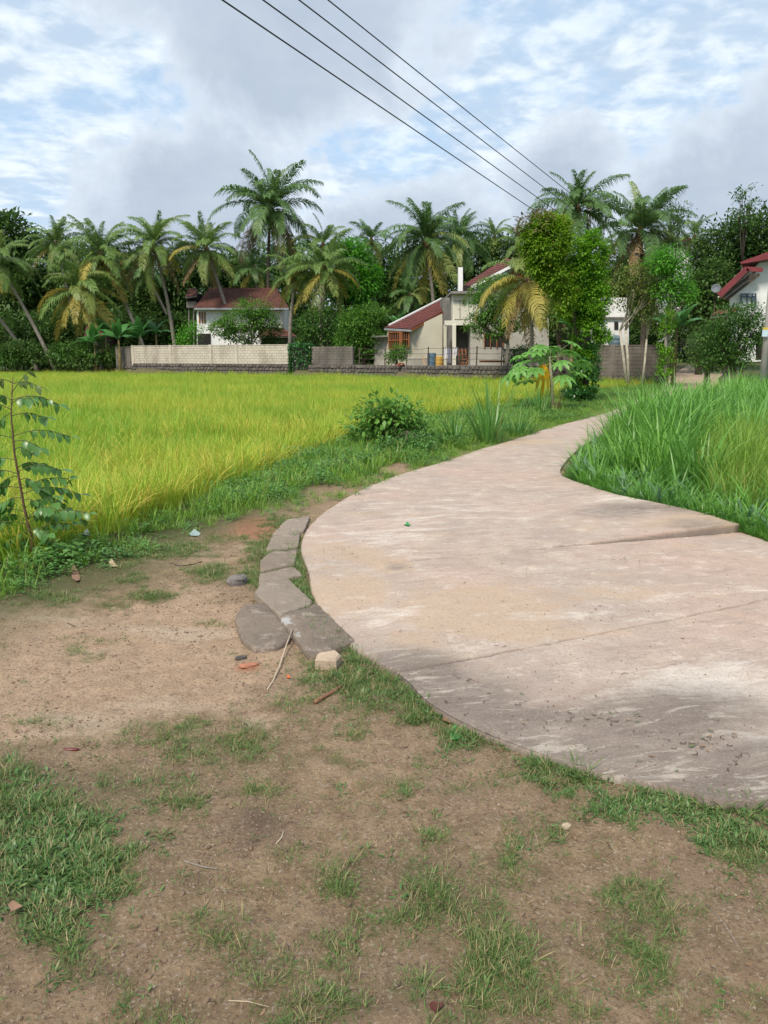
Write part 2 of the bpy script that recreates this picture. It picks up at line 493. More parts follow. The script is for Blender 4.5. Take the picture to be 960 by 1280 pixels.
def gz(x, y): return float(ground_z(np.array([x]), np.array([y]))[0])

# blobs (photo px, py, rx, ry, amount) of grassiness on the near soil
GRASS = [(50, 1075, 120, 95, 1.0), (20, 1000, 110, 60, 0.8), (150, 985, 130, 40, 0.6), (290, 940, 110, 38, 0.55), (60, 1160, 60, 40, .8), (185, 1060, 45, 30, .5),
         (270, 1170, 50, 40, 0.5), (440, 1100, 65, 42, 0.55), (240, 1105, 50, 25, 0.42), (545, 1120, 110, 80, 0.62), (790, 1160, 75, 50, 0.55), (645, 1085, 50, 50, 0.42),
         (520, 1240, 80, 40, 0.5), (400, 1262, 90, 30, 0.55), (620, 1262, 60, 24, 0.5), (640, 1190, 100, 55, 0.58), (210, 1270, 70, 20, 0.5), (900, 1180, 40, 20, .25), (760, 1240, 60, 30, .25),
         (430, 850, 62, 26, 0.75), (475, 880, 40, 22, 0.6), (525, 895, 40, 18, 0.8), (600, 925, 55, 22, 0.8), (700, 965, 60, 28, 0.8), (790, 1010, 70, 26, 0.6), (870, 1010, 80, 28, 0.75), (935, 1050, 70, 28, 0.75),
         (380, 880, 50, 22, .35), (330, 1000, 90, 26, .35), (330, 1210, 70, 45, .5), (120, 1230, 80, 30, .4), (440, 1180, 70, 50, .45), (700, 1040, 60, 30, .4), (700, 1120, 40, 30, .3),
         (335, 700, 32, 26, 0.7), (315, 725, 22, 18, 0.6), (375, 715, 14, 40, 0.55), (262, 714, 30, 12, 0.7), (195, 746, 24, 8, 0.8), (150, 718, 34, 14, 0.6), (60, 748, 55, 14, .6), (205, 688, 60, 14, .7),
         (355, 655, 40, 12, 0.5), (270, 673, 26, 8, .4), (80, 770, 30, 8, .3)]
BROAD = [(50, 1080, 120, 100, 1.0), (600, 930, 60, 25, .5), (760, 1020, 110, 45, 1.0), (880, 1030, 110, 50, 1.0), (430, 850, 60, 26, .4)]
def blobsum(px, py, bl):
    s = np.zeros(px.shape)
    for cx, cy, rx, ry, a in bl: s = np.maximum(s, a * np.exp(-(((px - cx) / rx) ** 2 + ((py - cy) / ry) ** 2) * 0.9))
    return s
# ------------------------------------------------------------------ ground: one sheet to the horizon
def axis(lo, hi, step, far, n):
    a = np.arange(lo, hi + step / 2, step)
    g = np.geomspace(step * 1.6, far, n)
    return np.concatenate([(lo - g)[::-1], a, hi + g])
gx = axis(-5.2, 5.6, 0.03, 4000, 78); gy = axis(0.9, 8.6, 0.026, 4000, 96)
X, Y = np.meshgrid(gx, gy)
Z = ground_z(X.ravel(), Y.ravel())
px, py = proj(X.ravel(), Y.ravel(), 0 * X.ravel())
vis = (Y.ravel() > 0.5)
inroad = pip(X.ravel(), Y.ravel(), road_poly)
g_gr = blobsum(px, py, GRASS) * vis
# small clods and worn hollows in the bare soil
Z = Z + (sstep(fbm(X.ravel(), Y.ravel(), 14, 3, 51), .5, .8) * 0.012) * (np.hypot(X.ravel(), Y.ravel()) < 10) * ~inroad
inf = pip(X.ravel(), Y.ravel(), field)
n = len(gx); m = len(gy)
ii = (np.arange(m - 1)[:, None] * n + np.arange(n - 1)[None, :]).ravel()
F = np.stack([ii, ii + 1, ii + n + 1, ii + n], 1)
sand = (blobsum(px, py, [(120, 840, 230, 70, 1.0), (250, 790, 120, 50, 0.9), (40, 780, 120, 40, .8), (230, 690, 80, 22, .6), (60, 900, 120, 40, .8), (480, 960, 90, 30, .35), (570, 950, 60, 30, .3)])) * vis
red = blobsum(px, py, [(325, 660, 40, 16, 1.0), (285, 668, 40, 10, .5), (310, 832, 22, 8, .7)]) * vis
dark = blobsum(px, py, [(320, 1045, 70, 38, 1.0), (470, 870, 50, 22, .8), (270, 1020, 80, 40, .4), (330, 770, 25, 60, .35), (930, 1090, 60, 40, .5), (560, 905, 120, 20, .4)]) * vis
yard_a = ((Y.ravel() > wall_y(X.ravel())) | (X.ravel() > 16.4) & (Y.ravel() > 40)) * 1.0
right_a = pip(X.ravel(), Y.ravel(), A_right[1:] + [(60, 60), (60, -2), (9, 3.9), (6.0, 4.6)] + B_right[::-1]) * 1.0
verge_a = sstep(segdist(X.ravel(), Y.ravel(), field[:13], False), 1.6, 0.2) * (X.ravel() < 16) * (~inf)
far_a = ((np.abs(X.ravel()) > 60) | (Y.ravel() < -3) | (Y.ravel() > 95)) * 1.0
t = NT('soil')
sa, rd, dk, gr = t.attr('sand'), t.attr('red'), t.attr('dark'), t.attr('gr')
nz = t.noise(1.1, 7, 0.62, t.pos()); nf = t.noise(9, 6, 0.65, t.pos()); nff = t.noise(70, 4, 0.7, t.pos())
c = t.mix(t.ramp(nf, 0.32, 0.70), (0.24, 0.163, 0.095), (0.395, 0.282, 0.172))
c = t.mix(t.ramp(nz, 0.35, 0.72), c, (0.30, 0.21, 0.14))
sm = t.ramp(t.math('ADD', sa, t.math('MULTIPLY', t.math('SUBTRACT', t.noise(2.6, 9, .72, t.pos()), 0.5), 1.7)), 0.20, 0.62)
c = t.mix(sm, c, t.mix(t.ramp(nf, 0.3, 0.7), (0.395, 0.270, 0.178), (0.50, 0.355, 0.240)))
pale = t.ramp(t.noise(0.9, 6, 0.6, t.sc(t.pos(), (0.6, 2.4, 1))), 0.50, 0.68)
c = t.mix(t.math('MULTIPLY', t.math('MULTIPLY', pale, sm), 0.6), c, (0.54, 0.43, 0.32))
c = t.mix(t.ramp(t.math('ADD', rd, t.math('MULTIPLY', nf, 0.25)), 0.35, 0.85), c, (0.42, 0.19, 0.115))
c = t.mix(t.math('MULTIPLY', t.ramp(t.math('ADD', t.math('MULTIPLY', dk, .65), t.math('MULTIPLY', t.noise(4, 8, .75, t.pos()), 1.3)), 0.85, 1.45), 0.7), c, (0.12, 0.083, 0.064))
c = t.mix(t.math('MULTIPLY', t.ramp(t.math('ADD', gr, t.math('MULTIPLY', t.noise(13, 7, .7, t.pos()), 0.9)), 0.55, 1.25), 0.7), c, (0.135, 0.120, 0.062))
c = t.mix(t.ramp(t.noise(5, 5, .7, t.pos()), .62, .72), c, t.mix(0.5, c, (0.14, 0.10, 0.075)))
# dark crumbs and pale grit
c = t.mix(t.math('MULTIPLY', t.ramp(nff, 0.52, 0.62), 0.5), c, (0.10, 0.068, 0.05))
c = t.mix(t.math('MULTIPLY', t.ramp(t.noise(85, 3, 0.6, t.pos()), 0.57, 0.65), 0.45), c, (0.55, 0.46, 0.37))
c = t.mix(t.math('MULTIPLY', t.ramp(t.noise(22, 6, 0.75, t.pos()), 0.54, 0.64), .5), c, t.mix(0.6, c, (0.09, 0.06, 0.045)))
c = t.mix(t.attr('paddy'), c, (0.07, 0.07, 0.03))
c = t.mix(t.attr('yard'), c, t.mix(t.ramp(nz, .4, .6), (0.065, 0.095, 0.03), (0.10, 0.08, 0.05)))
c = t.mix(t.attr('verge'), c, (0.07, 0.085, 0.03))
t.col(c); t.rough(0.95); t.b.inputs['Specular IOR Level'].default_value = 0.15
t.bump(t.math('ADD', t.math('MULTIPLY', t.noise(34, 9, 0.78, t.pos()), 1.0), t.math('MULTIPLY', nff, 0.45)), 0.022, 1.0)
MATS['soil'] = t.m
me = np_mesh('ground', np.stack([X.ravel(), Y.ravel(), Z], 1), [F], t.m,
             dict(sand=sand, red=red, dark=dark, gr=g_gr, paddy=inf * 1.0, yard=np.maximum(yard_a, far_a), verge=np.maximum(verge_a, right_a)), smooth=True)
link('ground', me, kind='structure')

# ------------------------------------------------------------------ concrete road: three slabs, far one lipped over the middle one
def resample(pl, n, smooth=True):
    pl = np.array(pl, float)
    if smooth and len(pl) > 2:      # Catmull-Rom through the given points
        q = np.vstack([2 * pl[0] - pl[1], pl, 2 * pl[-1] - pl[-2]]); out = []
        for i in range(1, len(q) - 2):
            t_ = np.linspace(0, 1, 24, endpoint=False)[:, None]
            out.append(.5 * ((2 * q[i]) + (q[i + 1] - q[i - 1]) * t_ + (2 * q[i - 1] - 5 * q[i] + 4 * q[i + 1] - q[i + 2]) * t_ ** 2 + (3 * q[i] - q[i - 1] - 3 * q[i + 1] + q[i + 2]) * t_ ** 3))
        pl = np.vstack(out + [pl[-1:]])
    d = np.concatenate([[0], np.cumsum(np.hypot(*np.diff(pl, axis=0).T))])
    if d[-1] < 1e-9: return np.repeat(pl[:1], n, 0)
    u = np.linspace(0, d[-1], n)
    return np.stack([np.interp(u, d, pl[:, 0]), np.interp(u, d, pl[:, 1])], 1)
def coons(c0, c1, d0, d1, nu, nv):
    c0, c1, d0, d1 = resample(c0, nu), resample(c1, nu), resample(d0, nv), resample(d1, nv)
    u = np.linspace(0, 1, nu)[None, :, None]; v = np.linspace(0, 1, nv)[:, None, None]
    S = (1 - v) * c0[None] + v * c1[None] + (1 - u) * d0[:, None] + u * d1[:, None]
    S = S - ((1 - u) * (1 - v) * c0[0] + u * (1 - v) * c0[-1] + (1 - u) * v * c1[0] + u * v * c1[-1])
    return S
t = NT('road_concrete')
P_ = t.pos()
warpP = t.n('ShaderNodeVectorMath', operation='ADD'); t.l(P_, warpP.inputs[0])
nn_ = t.n('ShaderNodeTexNoise'); t.l(P_, nn_.inputs['Vector']); nn_.inputs['Scale'].default_value = 0.8
vv_ = t.n('ShaderNodeVectorMath', operation='SCALE'); t.l(nn_.outputs['Color'], vv_.inputs[0]); vv_.inputs['Scale'].default_value = 0.25
t.l(vv_.outputs[0], warpP.inputs[1])
rot = t.n('ShaderNodeVectorRotate', rotation_type='Z_AXIS'); t.l(warpP.outputs[0], rot.inputs['Vector']); rot.inputs['Angle'].default_value = R(-12)
br = t.sc(rot.outputs[0], (0.9, 3.2, 1))
big = t.noise(0.55, 6, 0.6, P_); mid = t.noise(2.2, 7, 0.65, P_, 0.4); brush = t.noise(2.2, 10, 0.74, br, 0.15); fine = t.noise(60, 4, 0.7, P_)
blot = t.noise(5.5, 8, 0.72, P_)
c = t.mix(t.ramp(mid, 0.3, 0.7), (0.355, 0.278, 0.228), (0.45, 0.368, 0.305))
c = t.mix(t.ramp(big, 0.42, 0.66), c, (0.44, 0.32, 0.258))
c = t.mix(t.math('MULTIPLY', t.ramp(brush, 0.54, 0.68), 0.55), c, (0.66, 0.57, 0.49))           # floated streaks, cement-pale
c = t.mix(t.math('MULTIPLY', t.ramp(t.noise(1.3, 6, .7, t.sc(P_, (1, 1.6, 1))), 0.54, 0.72), 0.75), c, (0.46, 0.33, 0.22))   # ochre dust
c = t.mix(t.math('MULTIPLY', t.ramp(t.noise(3.1, 6, 0.7, br), 0.53, 0.66), 0.5), c, (0.25, 0.20, 0.17))
c = t.mix(t.math('MULTIPLY', t.ramp(blot, 0.52, 0.60), 0.6), c, (0.36, 0.265, 0.215))
c = t.mix(t.math('MULTIPLY', t.ramp(blot, 0.44, 0.36), 0.5), c, (0.60, 0.50, 0.42))
c = t.mix(t.math('MULTIPLY', t.ramp(t.noise(0.8, 7, .7, t.sc(P_, (1, 1.4, 1))), 0.56, 0.66), 0.45), c, (0.33, 0.285, 0.25))
c = t.mix(t.math('MULTIPLY', t.ramp(t.math('ADD', t.math('MULTIPLY', t.attr('ochre'), .8), t.math('MULTIPLY', blot, 1.0)), 0.60, 0.95), 0.75), c, (0.445, 0.325, 0.225))
c = t.mix(t.math('MULTIPLY', t.ramp(t.math('ADD', t.math('MULTIPLY', t.attr('pale'), .38), brush), 0.62, 0.86), 0.65), c, (0.66, 0.60, 0.53))
st = t.attr('stain')
sn = t.ramp(t.math('ADD', st, t.math('MULTIPLY', t.math('SUBTRACT', mid, 0.5), 0.9)), 0.30, 0.85)
stc = t.mix(t.ramp(brush, 0.35, 0.7), (0.125, 0.100, 0.083), (0.245, 0.203, 0.168))
c = t.mix(t.math('MULTIPLY', sn, 0.85), c, stc)
c = t.mix(t.math('MULTIPLY', t.math('MULTIPLY', t.ramp(t.noise(4.5, 8, 0.72, br, .6), 0.53, 0.62), st), 0.8), c, (0.42, 0.37, 0.31))
c = t.mix(t.math('MULTIPLY', t.ramp(fine, 0.53, 0.62), 0.42), c, (0.22, 0.165, 0.138))
c = t.mix(t.math('MULTIPLY', t.ramp(t.noise(95, 3, 0.6, P_), 0.55, 0.68), 0.25), c, (0.55, 0.47, 0.40))
c = t.mix(t.ramp(t.noise(17, 3, 0.6, P_), 0.71, 0.76), c, (0.16, 0.125, 0.10))
c = t.mix(t.math('MULTIPLY', t.ramp(t.noise(24, 9, 0.8, br), 0.57, 0.63), .45), c, (0.22, 0.17, 0.14))
c = t.mix(t.math('MULTIPLY', t.ramp(t.noise(21, 9, 0.8, t.sc(P_, (1.0, 1.7, 1))), 0.60, 0.66), .5), c, (0.66, 0.58, 0.50))
sc1 = t.voro(0.7, 'DISTANCE_TO_EDGE', warpP.outputs[0])
crk = t.math('MULTIPLY', t.ramp(sc1, 0.0, 0.004, 1, 0), t.ramp(mid, 0.50, 0.56))
c = t.mix(t.math('MULTIPLY', crk, 0.3), c, (0.17, 0.13, 0.11))
c = t.mix(t.attr('rim'), c, (0.27, 0.225, 0.19))
t.col(c); t.rough(t.ramp(mid, 0.3, 0.7, 0.68, 0.9)); t.b.inputs['Specular IOR Level'].default_value = 0.3
t.bump(t.math('ADD', t.math('ADD', t.math('MULTIPLY', brush, 0.35), t.math('MULTIPLY', t.noise(16, 8, 0.75, P_), 0.55)), t.math('SUBTRACT', t.math('MULTIPLY', fine, 0.2), t.math('MULTIPLY', crk, 0.1))), 0.016, 1.0)
MATS['road'] = t.m
road = link('road', None, kind='structure')
def slab(S, zf, label, stainf):
    nv, nu = S.shape[:2]
    x = S[..., 0].ravel(); y = S[..., 1].ravel()
    z = zf(x, y) + (fbm(x, y, 1.3, 4, 71) - 0.5) * 0.028 + (fbm(x, y, 9, 2, 77) - 0.5) * 0.006
    idx = np.arange(nv * nu).reshape(nv, nu)
    ring = np.concatenate([idx[0, :-1], idx[:-1, -1], idx[-1, :0:-1], idx[:0:-1, 0]])
    V = [np.stack([x, y, z], 1)]
    F = np.stack([idx[:-1, :-1].ravel(), idx[:-1, 1:].ravel(), idx[1:, 1:].ravel(), idx[1:, :-1].ravel()], 1)
    rp = V[0][ring].copy(); cen = np.array([x.mean(), y.mean()])
    nx = np.roll(rp[:, :2], -3, 0) - np.roll(rp[:, :2], 3, 0); nrm = np.stack([nx[:, 1], -nx[:, 0]], 1)
    nrm /= (np.linalg.norm(nrm, axis=1, keepdims=True) + 1e-9)
    area = 0.5 * np.sum(rp[:, 0] * np.roll(rp[:, 1], -1) - np.roll(rp[:, 0], -1) * rp[:, 1])
    if area < 0: nrm = -nrm
    V[0][ring, :2] -= nrm * (0.010 + 0.006 * rng.random((len(ring), 1)))      # worn, rounded arris
    rings = [V[0][ring].copy()]
    for off, dz in ((-0.006, -0.009), (-0.007, -0.03), (-0.010, -0.2)):
        r = rp.copy(); r[:, :2] += nrm * (off + (fbm(r[:, 0], r[:, 1], 8, 3, 91)[:, None] - .5) * 0.006); r[:, 2] += dz; rings.append(r)
    base = len(x); k = len(ring); prev = None
    FF = [F]
    for i, r in enumerate(rings):
        V.append(r); cur = base + i * k + np.arange(k)
        if prev is None:
            prev = cur; continue
        FF.append(np.stack([prev, cur, np.roll(cur, -1), np.roll(prev, -1)], 1)); prev = cur
    V = np.concatenate(V)
    st = stainf(V[:, 0], V[:, 1]); rim = np.zeros(len(V)); rim[base + 2 * k:] = 0.6
    if area > 0: FF = [FF[0]] + [f[:, ::-1] for f in FF[1:]]
    else: FF = [FF[0][:, ::-1]] + FF[1:]
    # joint gap: pull the slab's boundary in a few mm is done by the arris above
    link('slab', np_mesh('slab', V, FF, MATS['road'], dict(stain=st, rim=rim, ochre=ochref(V[:, 0], V[:, 1]), pale=palef(V[:, 0], V[:, 1])), smooth=True), road, label=label)
def ochref(x, y):
    px, py = proj(x, y, 0 * x + ROAD_Z)
    return blobsum(px, py, [(600, 765, 95, 32, 1.0), (640, 790, 120, 16, .6), (430, 742, 60, 26, .8), (430, 690, 60, 14, .6), (870, 656, 70, 9, .9), (650, 552, 50, 5, .7), (492, 707, 26, 8, 1.0), (520, 800, 50, 18, .5), (760, 740, 120, 16, .4)])
def palef(x, y):
    px, py = proj(x, y, 0 * x + ROAD_Z)
    return blobsum(px, py, [(900, 855, 110, 36, 1.0), (500, 665, 120, 22, .6), (480, 770, 60, 26, .6), (800, 625, 80, 9, .8), (700, 770, 160, 10, .5), (940, 930, 60, 22, .8), (560, 640, 130, 20, .5), (560, 860, 70, 14, .6)])
def stainf(x, y):
    px, py = proj(x, y, 0 * x + ROAD_Z)
    d = segdist(x, y, C_bot, False)
    s = 0.95 * np.exp(-(d / 0.5) ** 2) * (y < 4.8)
    s = np.maximum(s, blobsum(px, py, [(830, 900, 170, 55, .95), (600, 870, 120, 45, .8), (700, 900, 160, 40, .8), (940, 960, 90, 50, 1.0), (560, 740, 70, 18, .3), (640, 830, 130, 30, .35),
                                       (800, 640, 130, 14, .75), (870, 660, 70, 10, .7), (430, 690, 40, 24, .4), (500, 710, 24, 8, .7), (760, 720, 90, 12, .25), (890, 830, 60, 30, .5)]))
    return s
j1 = [j1l, tuple(G(640, 689, ROAD_Z)[:2]), tuple(j1r[:2])]
def zA(x, y):
    return ROAD_Z + 0.045 * sstep(x, 1.2, 3.2) * sstep(y, 11, 7)
def zB(x, y):
    d = np.hypot(x - j1r.x, y - j1r.y)
    return ROAD_Z - 0.03 * sstep(d, 2.6, 0.1)
slab(coons(j1, [A_left[-1], A_right[-1]], A_left, [(j1r.x, j1r.y)] + A_right[1:], 60, 420), zA, 'long far slab with a lip over the next one', stainf)
slab(coons(j1, C_top, B_left, [(j1r.x, j1r.y)] + B_right[1:], 170, 120), zB, 'middle slab with ochre patches', stainf)
slab(coons(C_top, C_bot, [C_top[0], C_top[0]], C_right, 260, 120), lambda x, y: ROAD_Z + 0 * x, 'grey-stained near slab with a curved rim', stainf)
# dark soil-filled joints just below the surface
mb = MB()
def strip(pl, w_, z):
    pl = [Vector((a, b, 0)) for a, b in pl]
    for i in range(len(pl) - 1):
        a, b = pl[i], pl[i + 1]; d = (b - a).normalized(); s = Vector((-d.y, d.x, 0)) * w_
        mb.add([a - s + Vector((0, 0, z)), b - s + Vector((0, 0, z)), b + s + Vector((0, 0, z)), a + s + Vector((0, 0, z))], [(0, 1, 2, 3)])
strip(j1[:2], 0.015, ROAD_Z - 0.026); strip(C_top[:2], 0.015, ROAD_Z - 0.026)
mb.build('joint_fill', plain('joint_soil', (0.085, 0.062, 0.05)), road)
# the earth lane that the road turns into
pl = resample(lane_c, 60); tn = np.gradient(pl, axis=0); tn /= np.linalg.norm(tn, axis=1, keepdims=True); sdv = np.stack([-tn[:, 1], tn[:, 0]], 1)
V = []
for k_, wv in enumerate(np.linspace(-1.75, 1.75, 9)):
    q = pl + sdv * wv; V.append(np.stack([q[:, 0], q[:, 1], ground_z(q[:, 0], q[:, 1], False) + 0.05 - 0.03 * abs(wv) / 1.75 + 0.02 * (fbm(q[:, 0], q[:, 1], 1, 2, 5))], 1))
V = np.stack(V, 1).reshape(-1, 3); idx = np.arange(60 * 9).reshape(60, 9)
link('lane', np_mesh('lane', V, [np.stack([idx[:-1, :-1].ravel(), idx[:-1, 1:].ravel(), idx[1:, 1:].ravel(), idx[1:, :-1].ravel()], 1)], plain('lane_earth', (0.40, 0.29, 0.215), (0.30, 0.21, 0.15), 1.2, 0.95, 0.01), smooth=True), kind='structure')

# ------------------------------------------------------------------ grass and rice
G_short = leafmat('short_grass', (0.105, 0.190, 0.048), (0.19, 0.26, 0.080), (0.36, 0.30, 0.14), 0.3, 0.5, 0.3, yamt=0.13)
G_broad = leafmat('broad_grass', (0.080, 0.185, 0.050), (0.145, 0.26, 0.075), (0.30, 0.26, 0.11), 0.3, 0.42, 0.4, yamt=0.05)
G_dry = leafmat('dry_grass', (0.32, 0.26, 0.13), (0.42, 0.36, 0.20), None, 0.2, 0.7, 0.2)
G_verge = leafmat('verge_grass', (0.15, 0.32, 0.035), (0.26, 0.44, 0.06), (0.30, 0.30, 0.10), 0.35, 0.45, 0.35, yamt=0.06)
G_reed = leafmat('reed_grass', (0.13, 0.34, 0.045), (0.24, 0.48, 0.080), (0.46, 0.40, 0.18), 0.4, 0.38, 0.45, yamt=0.0, wnoise=(0.9, 0.45, 0.62, (0.085, 0.24, 0.05), 0.55))
G_blue = leafmat('bluish_grass', (0.12, 0.25, 0.115), (0.20, 0.33, 0.18), None, 0.35, 0.4, 0.45)
G_rice = leafmat('rice_blades', (0.34, 0.50, 0.045), (0.48, 0.60, 0.070), None, 0.45, 0.5, 0.3, wnoise=(0.20, 0.44, 0.58, (0.20, 0.42, 0.035), 0.8))
G_ear = leafmat('rice_ears', (0.60, 0.54, 0.085), (0.70, 0.60, 0.13), None, 0.4, 0.6, 0.2, wnoise=(0.20, 0.44, 0.58, (0.44, 0.52, 0.07), 0.5))
def clump(name, n, r, L, Wd, lean, curve, mat, k=3, seed=0, zoff=0, Wv=0.25, extra=None):
    a = rng.uniform(0, 6.283, n); rr = r * np.sqrt(rng.random(n))
    base = np.stack([rr * np.cos(a), rr * np.sin(a), np.full(n, zoff)], 1)
    az = a + rng.normal(0, 0.6, n)
    v, q, tq, nv = blade_arrays(base, az, np.abs(rng.normal(lean, lean * 0.5 + .05, n)), L * rng.uniform(0.55, 1.1, n), Wd * rng.uniform(1 - Wv, 1 + Wv, n), curve * rng.uniform(0.5, 1.5, n), k)
    ti = np.repeat(rng.random(n), nv); fm = np.zeros(len(q) + len(tq), int); mats = [mat]
    if extra:
        n2, L2, W2, le2, cu2, m2 = extra
        a = rng.uniform(0, 6.283, n2); rr = r * np.sqrt(rng.random(n2))
        b2 = np.stack([rr * np.cos(a), rr * np.sin(a), np.full(n2, zoff)], 1)
        v2, q2, t2, _ = blade_arrays(b2, a, np.abs(rng.normal(le2, .15, n2)), L2 * rng.uniform(.75, 1.1, n2), W2 * rng.uniform(.7, 1.3, n2), cu2 * rng.uniform(.6, 1.4, n2), k)
        # ears: only the upper part is wide
        v2 = v2.reshape(n2, nv, 3)
        for i in range(0, max(1, k - 2)):
            c0 = (v2[:, 2 * i] + v2[:, 2 * i + 1]) / 2
            v2[:, 2 * i] = c0 + (v2[:, 2 * i] - c0) * 0.2; v2[:, 2 * i + 1] = c0 + (v2[:, 2 * i + 1] - c0) * 0.2
        v2 = v2.reshape(-1, 3)
        off = len(v); v = np.concatenate([v, v2]); q = np.concatenate([q, q2 + off]); 
        nq1 = len(q) - len(q2); tq0 = len(tq); tq = np.concatenate([tq, t2 + off]); ti = np.concatenate([ti, np.repeat(rng.random(n2), nv)])
        fm = np.zeros(len(q) + len(tq), int); fm[nq1:len(q)] = 1; fm[len(q) + tq0:] = 1; mats = [mat, m2]
    return link(name, np_mesh(name, v, [q, tq], mats, dict(tint=ti), fmat=fm), link_=False)
def inbox(n, poly):
    p = np.array(poly); lo, hi = p.min(0), p.max(0)
    x = rng.uniform(lo[0], hi[0], n); y = rng.uniform(lo[1], hi[1], n)
    k = pip(x, y, poly)
    return x[k], y[k]
# rice
rice_p = [clump('rice_clump', 21, 0.11, 0.70, 0.009, 0.10, 0.55, G_rice, 4, extra=(9, 0.71, 0.012, 0.10, 1.2, G_ear)) for _ in range(4)]
rice_p += [clump('rice_clump', 22, 0.11, 0.74, 0.010, 0.09, 0.45, G_rice, 4, extra=(4, 0.74, 0.014, 0.10, 1.0, G_ear)) for _ in range(2)]
# density falls where the field runs out of the picture to the left
xs, ys = inbox(118000, field)
fpx, fpy = proj(xs, ys, 0 * xs)
keep = (rng.random(len(xs)) < np.where(fpx < -260, 0.25, 1.0) * np.where(ys < 16, 1.0, 0.62)) & (fpx > -900) & (fpx < 1100)
keep &= segdist(xs, ys, field[:13], False) > 0.12
xs, ys = xs[keep], ys[keep]
pat = fbm(xs, ys, 0.16, 3, 5)
s = rng.uniform(0.85, 1.12, len(xs)) * (0.90 + 0.16 * fbm(xs, ys, 0.35, 2, 8)) * np.where(ys < 12, 1.05, 1.0)
edge = sstep(segdist(xs, ys, field[:13], False), 0.0, 0.6) * 0.25 + 0.75
s = s * edge
pid = np.where(rng.random(len(xs)) < sstep(pat, 0.5, 0.66) * 0.8, rng.integers(4, 6, len(xs)), rng.integers(0, 4, len(xs)))
scatter('rice_field', rice_p, np.stack([xs, ys, ground_z(xs, ys, False) - 0.01], 1), zrot(len(xs), 0.10), np.stack([s * 1.2, s * 1.2, s * np.where(ys < 14, 0.90, 1.0)], 1), pid)
print('rice', len(xs))
# verge between paddy and track: low lush grass and herbs
vergepoly = GL([(-420, 1000), (-150, 800), (0, 756), (100, 720), (170, 700), (215, 676), (290, 650), (372, 640), (405, 630), (450, 622), (500, 602), (560, 584), (600, 572), (640, 561), (700, 542), (750, 526)], 0) + [(9.3, 28), (12.5, 35), (15.5, 43)] + GL(rice_near[::-1], -0.1)
vp = [clump('verge_clump', 26, 0.13, 0.20, 0.007, 0.35, 0.9, G_verge, 3) for _ in range(3)]
vp += [clump('verge_clump', 20, 0.12, 0.30, 0.008, 0.25, 0.8, G_verge, 3) for _ in range(2)]
def herb(name, n, r, h, L, Wd, mat, mat2=None):
    c = np.stack([rng.normal(0, r, n), rng.normal(0, r, n), rng.uniform(0.1, 1, n) * h], 1)
    a = rng.uniform(0, 6.283, n); d = np.stack([np.cos(a), np.sin(a), rng.normal(0.15, 0.3, n)], 1)
    v, f = leaf_arrays(c, d, L * rng.uniform(.6, 1.2, n), Wd * rng.uniform(.7, 1.2, n))
    return link(name, np_mesh(name, v, [f], mat, dict(tint=np.repeat(rng.random(n), 4))), link_=False)
L_herb = leafmat('herb_leaves', (0.085, 0.22, 0.045), (0.16, 0.32, 0.08), None, 0.3, 0.45, 0.4)
vp += [herb('herb_clump', 46, 0.10, 0.17, 0.055, 0.04, L_herb) for _ in range(3)]
xs, ys = inbox(105000, vergepoly)
inr = pip(xs, ys, road_poly); dn = segdist(xs, ys, GL([(-420, 1000), (-150, 800), (0, 756), (100, 720), (170, 700), (215, 676), (290, 650), (372, 636), (405, 617)], 0), False)
k = (rng.random(len(xs)) < 0.7 + 0.3 * sstep(dn + (fbm(xs, ys, 2.0, 2, 9) - .5) * 0.8, 0.05, 0.4)) & (~inr | (segdist(xs, ys, road_poly) < 0.05)) & (fbm(xs, ys, 1.2, 2, 14) > 0.26)
k &= rng.random(len(xs)) < np.where(ys > 20, 0.35, 0.9)
fpx, _f = proj(xs, ys, 0 * xs); k &= fpx > -500
xs, ys, dn = xs[k], ys[k], dn[k]
h_ = fbm(xs, ys, 0.9, 2, 33)
s = rng.uniform(0.6, 1.15, len(xs)) * (0.50 + 0.60 * sstep(np.minimum(dn, segdist(xs, ys, road_poly)), 0.0, 0.7)) * np.where(ys > 9, 0.95, 0.85) * (0.7 + .6 * h_)
pid = np.where((h_ > 0.68) & (rng.random(len(xs)) < .5), rng.integers(5, 8, len(xs)), np.where(rng.random(len(xs)) < .18, rng.integers(5, 8, len(xs)), rng.integers(0, 5, len(xs))))
scatter('verge_grass', vp, np.stack([xs, ys, ground_z(xs, ys) - 0.005], 1), zrot(len(xs), 0.15), iso(s), pid)
print('verge', len(xs))
# near soil: tufts, creeping broad grass, dry straw
sp = [clump('grass_tuft', 12, 0.028, 0.050, 0.0024, 0.75, 0.7, G_short, 3) for _ in range(4)]
sp += [clump('grass_tuft', 9, 0.02, 0.095, 0.0028, 0.5, 0.9, G_short, 3) for _ in range(2)]
sp += [clump('creeping_grass', 8, 0.028, 0.042, 0.0072, 1.1, 0.5, G_broad, 3, zoff=0.006) for _ in range(4)]
sp += [clump('dry_tuft', 7, 0.02, 0.07, 0.0026, 0.9, 0.5, G_dry, 2) for _ in range(3)]
xs = rng.uniform(-4.5, 4.5, 560000); ys = rng.uniform(1.0, 8.0, 560000)
fpx, fpy = proj(xs, ys, 0 * xs)
ok = (fpx > -250) & (fpx < 1250) & (fpy > 640) & (fpy < 1500) & ~pip(xs, ys, road_poly)
xs, ys, fpx, fpy = xs[ok], ys[ok], fpx[ok], fpy[ok]
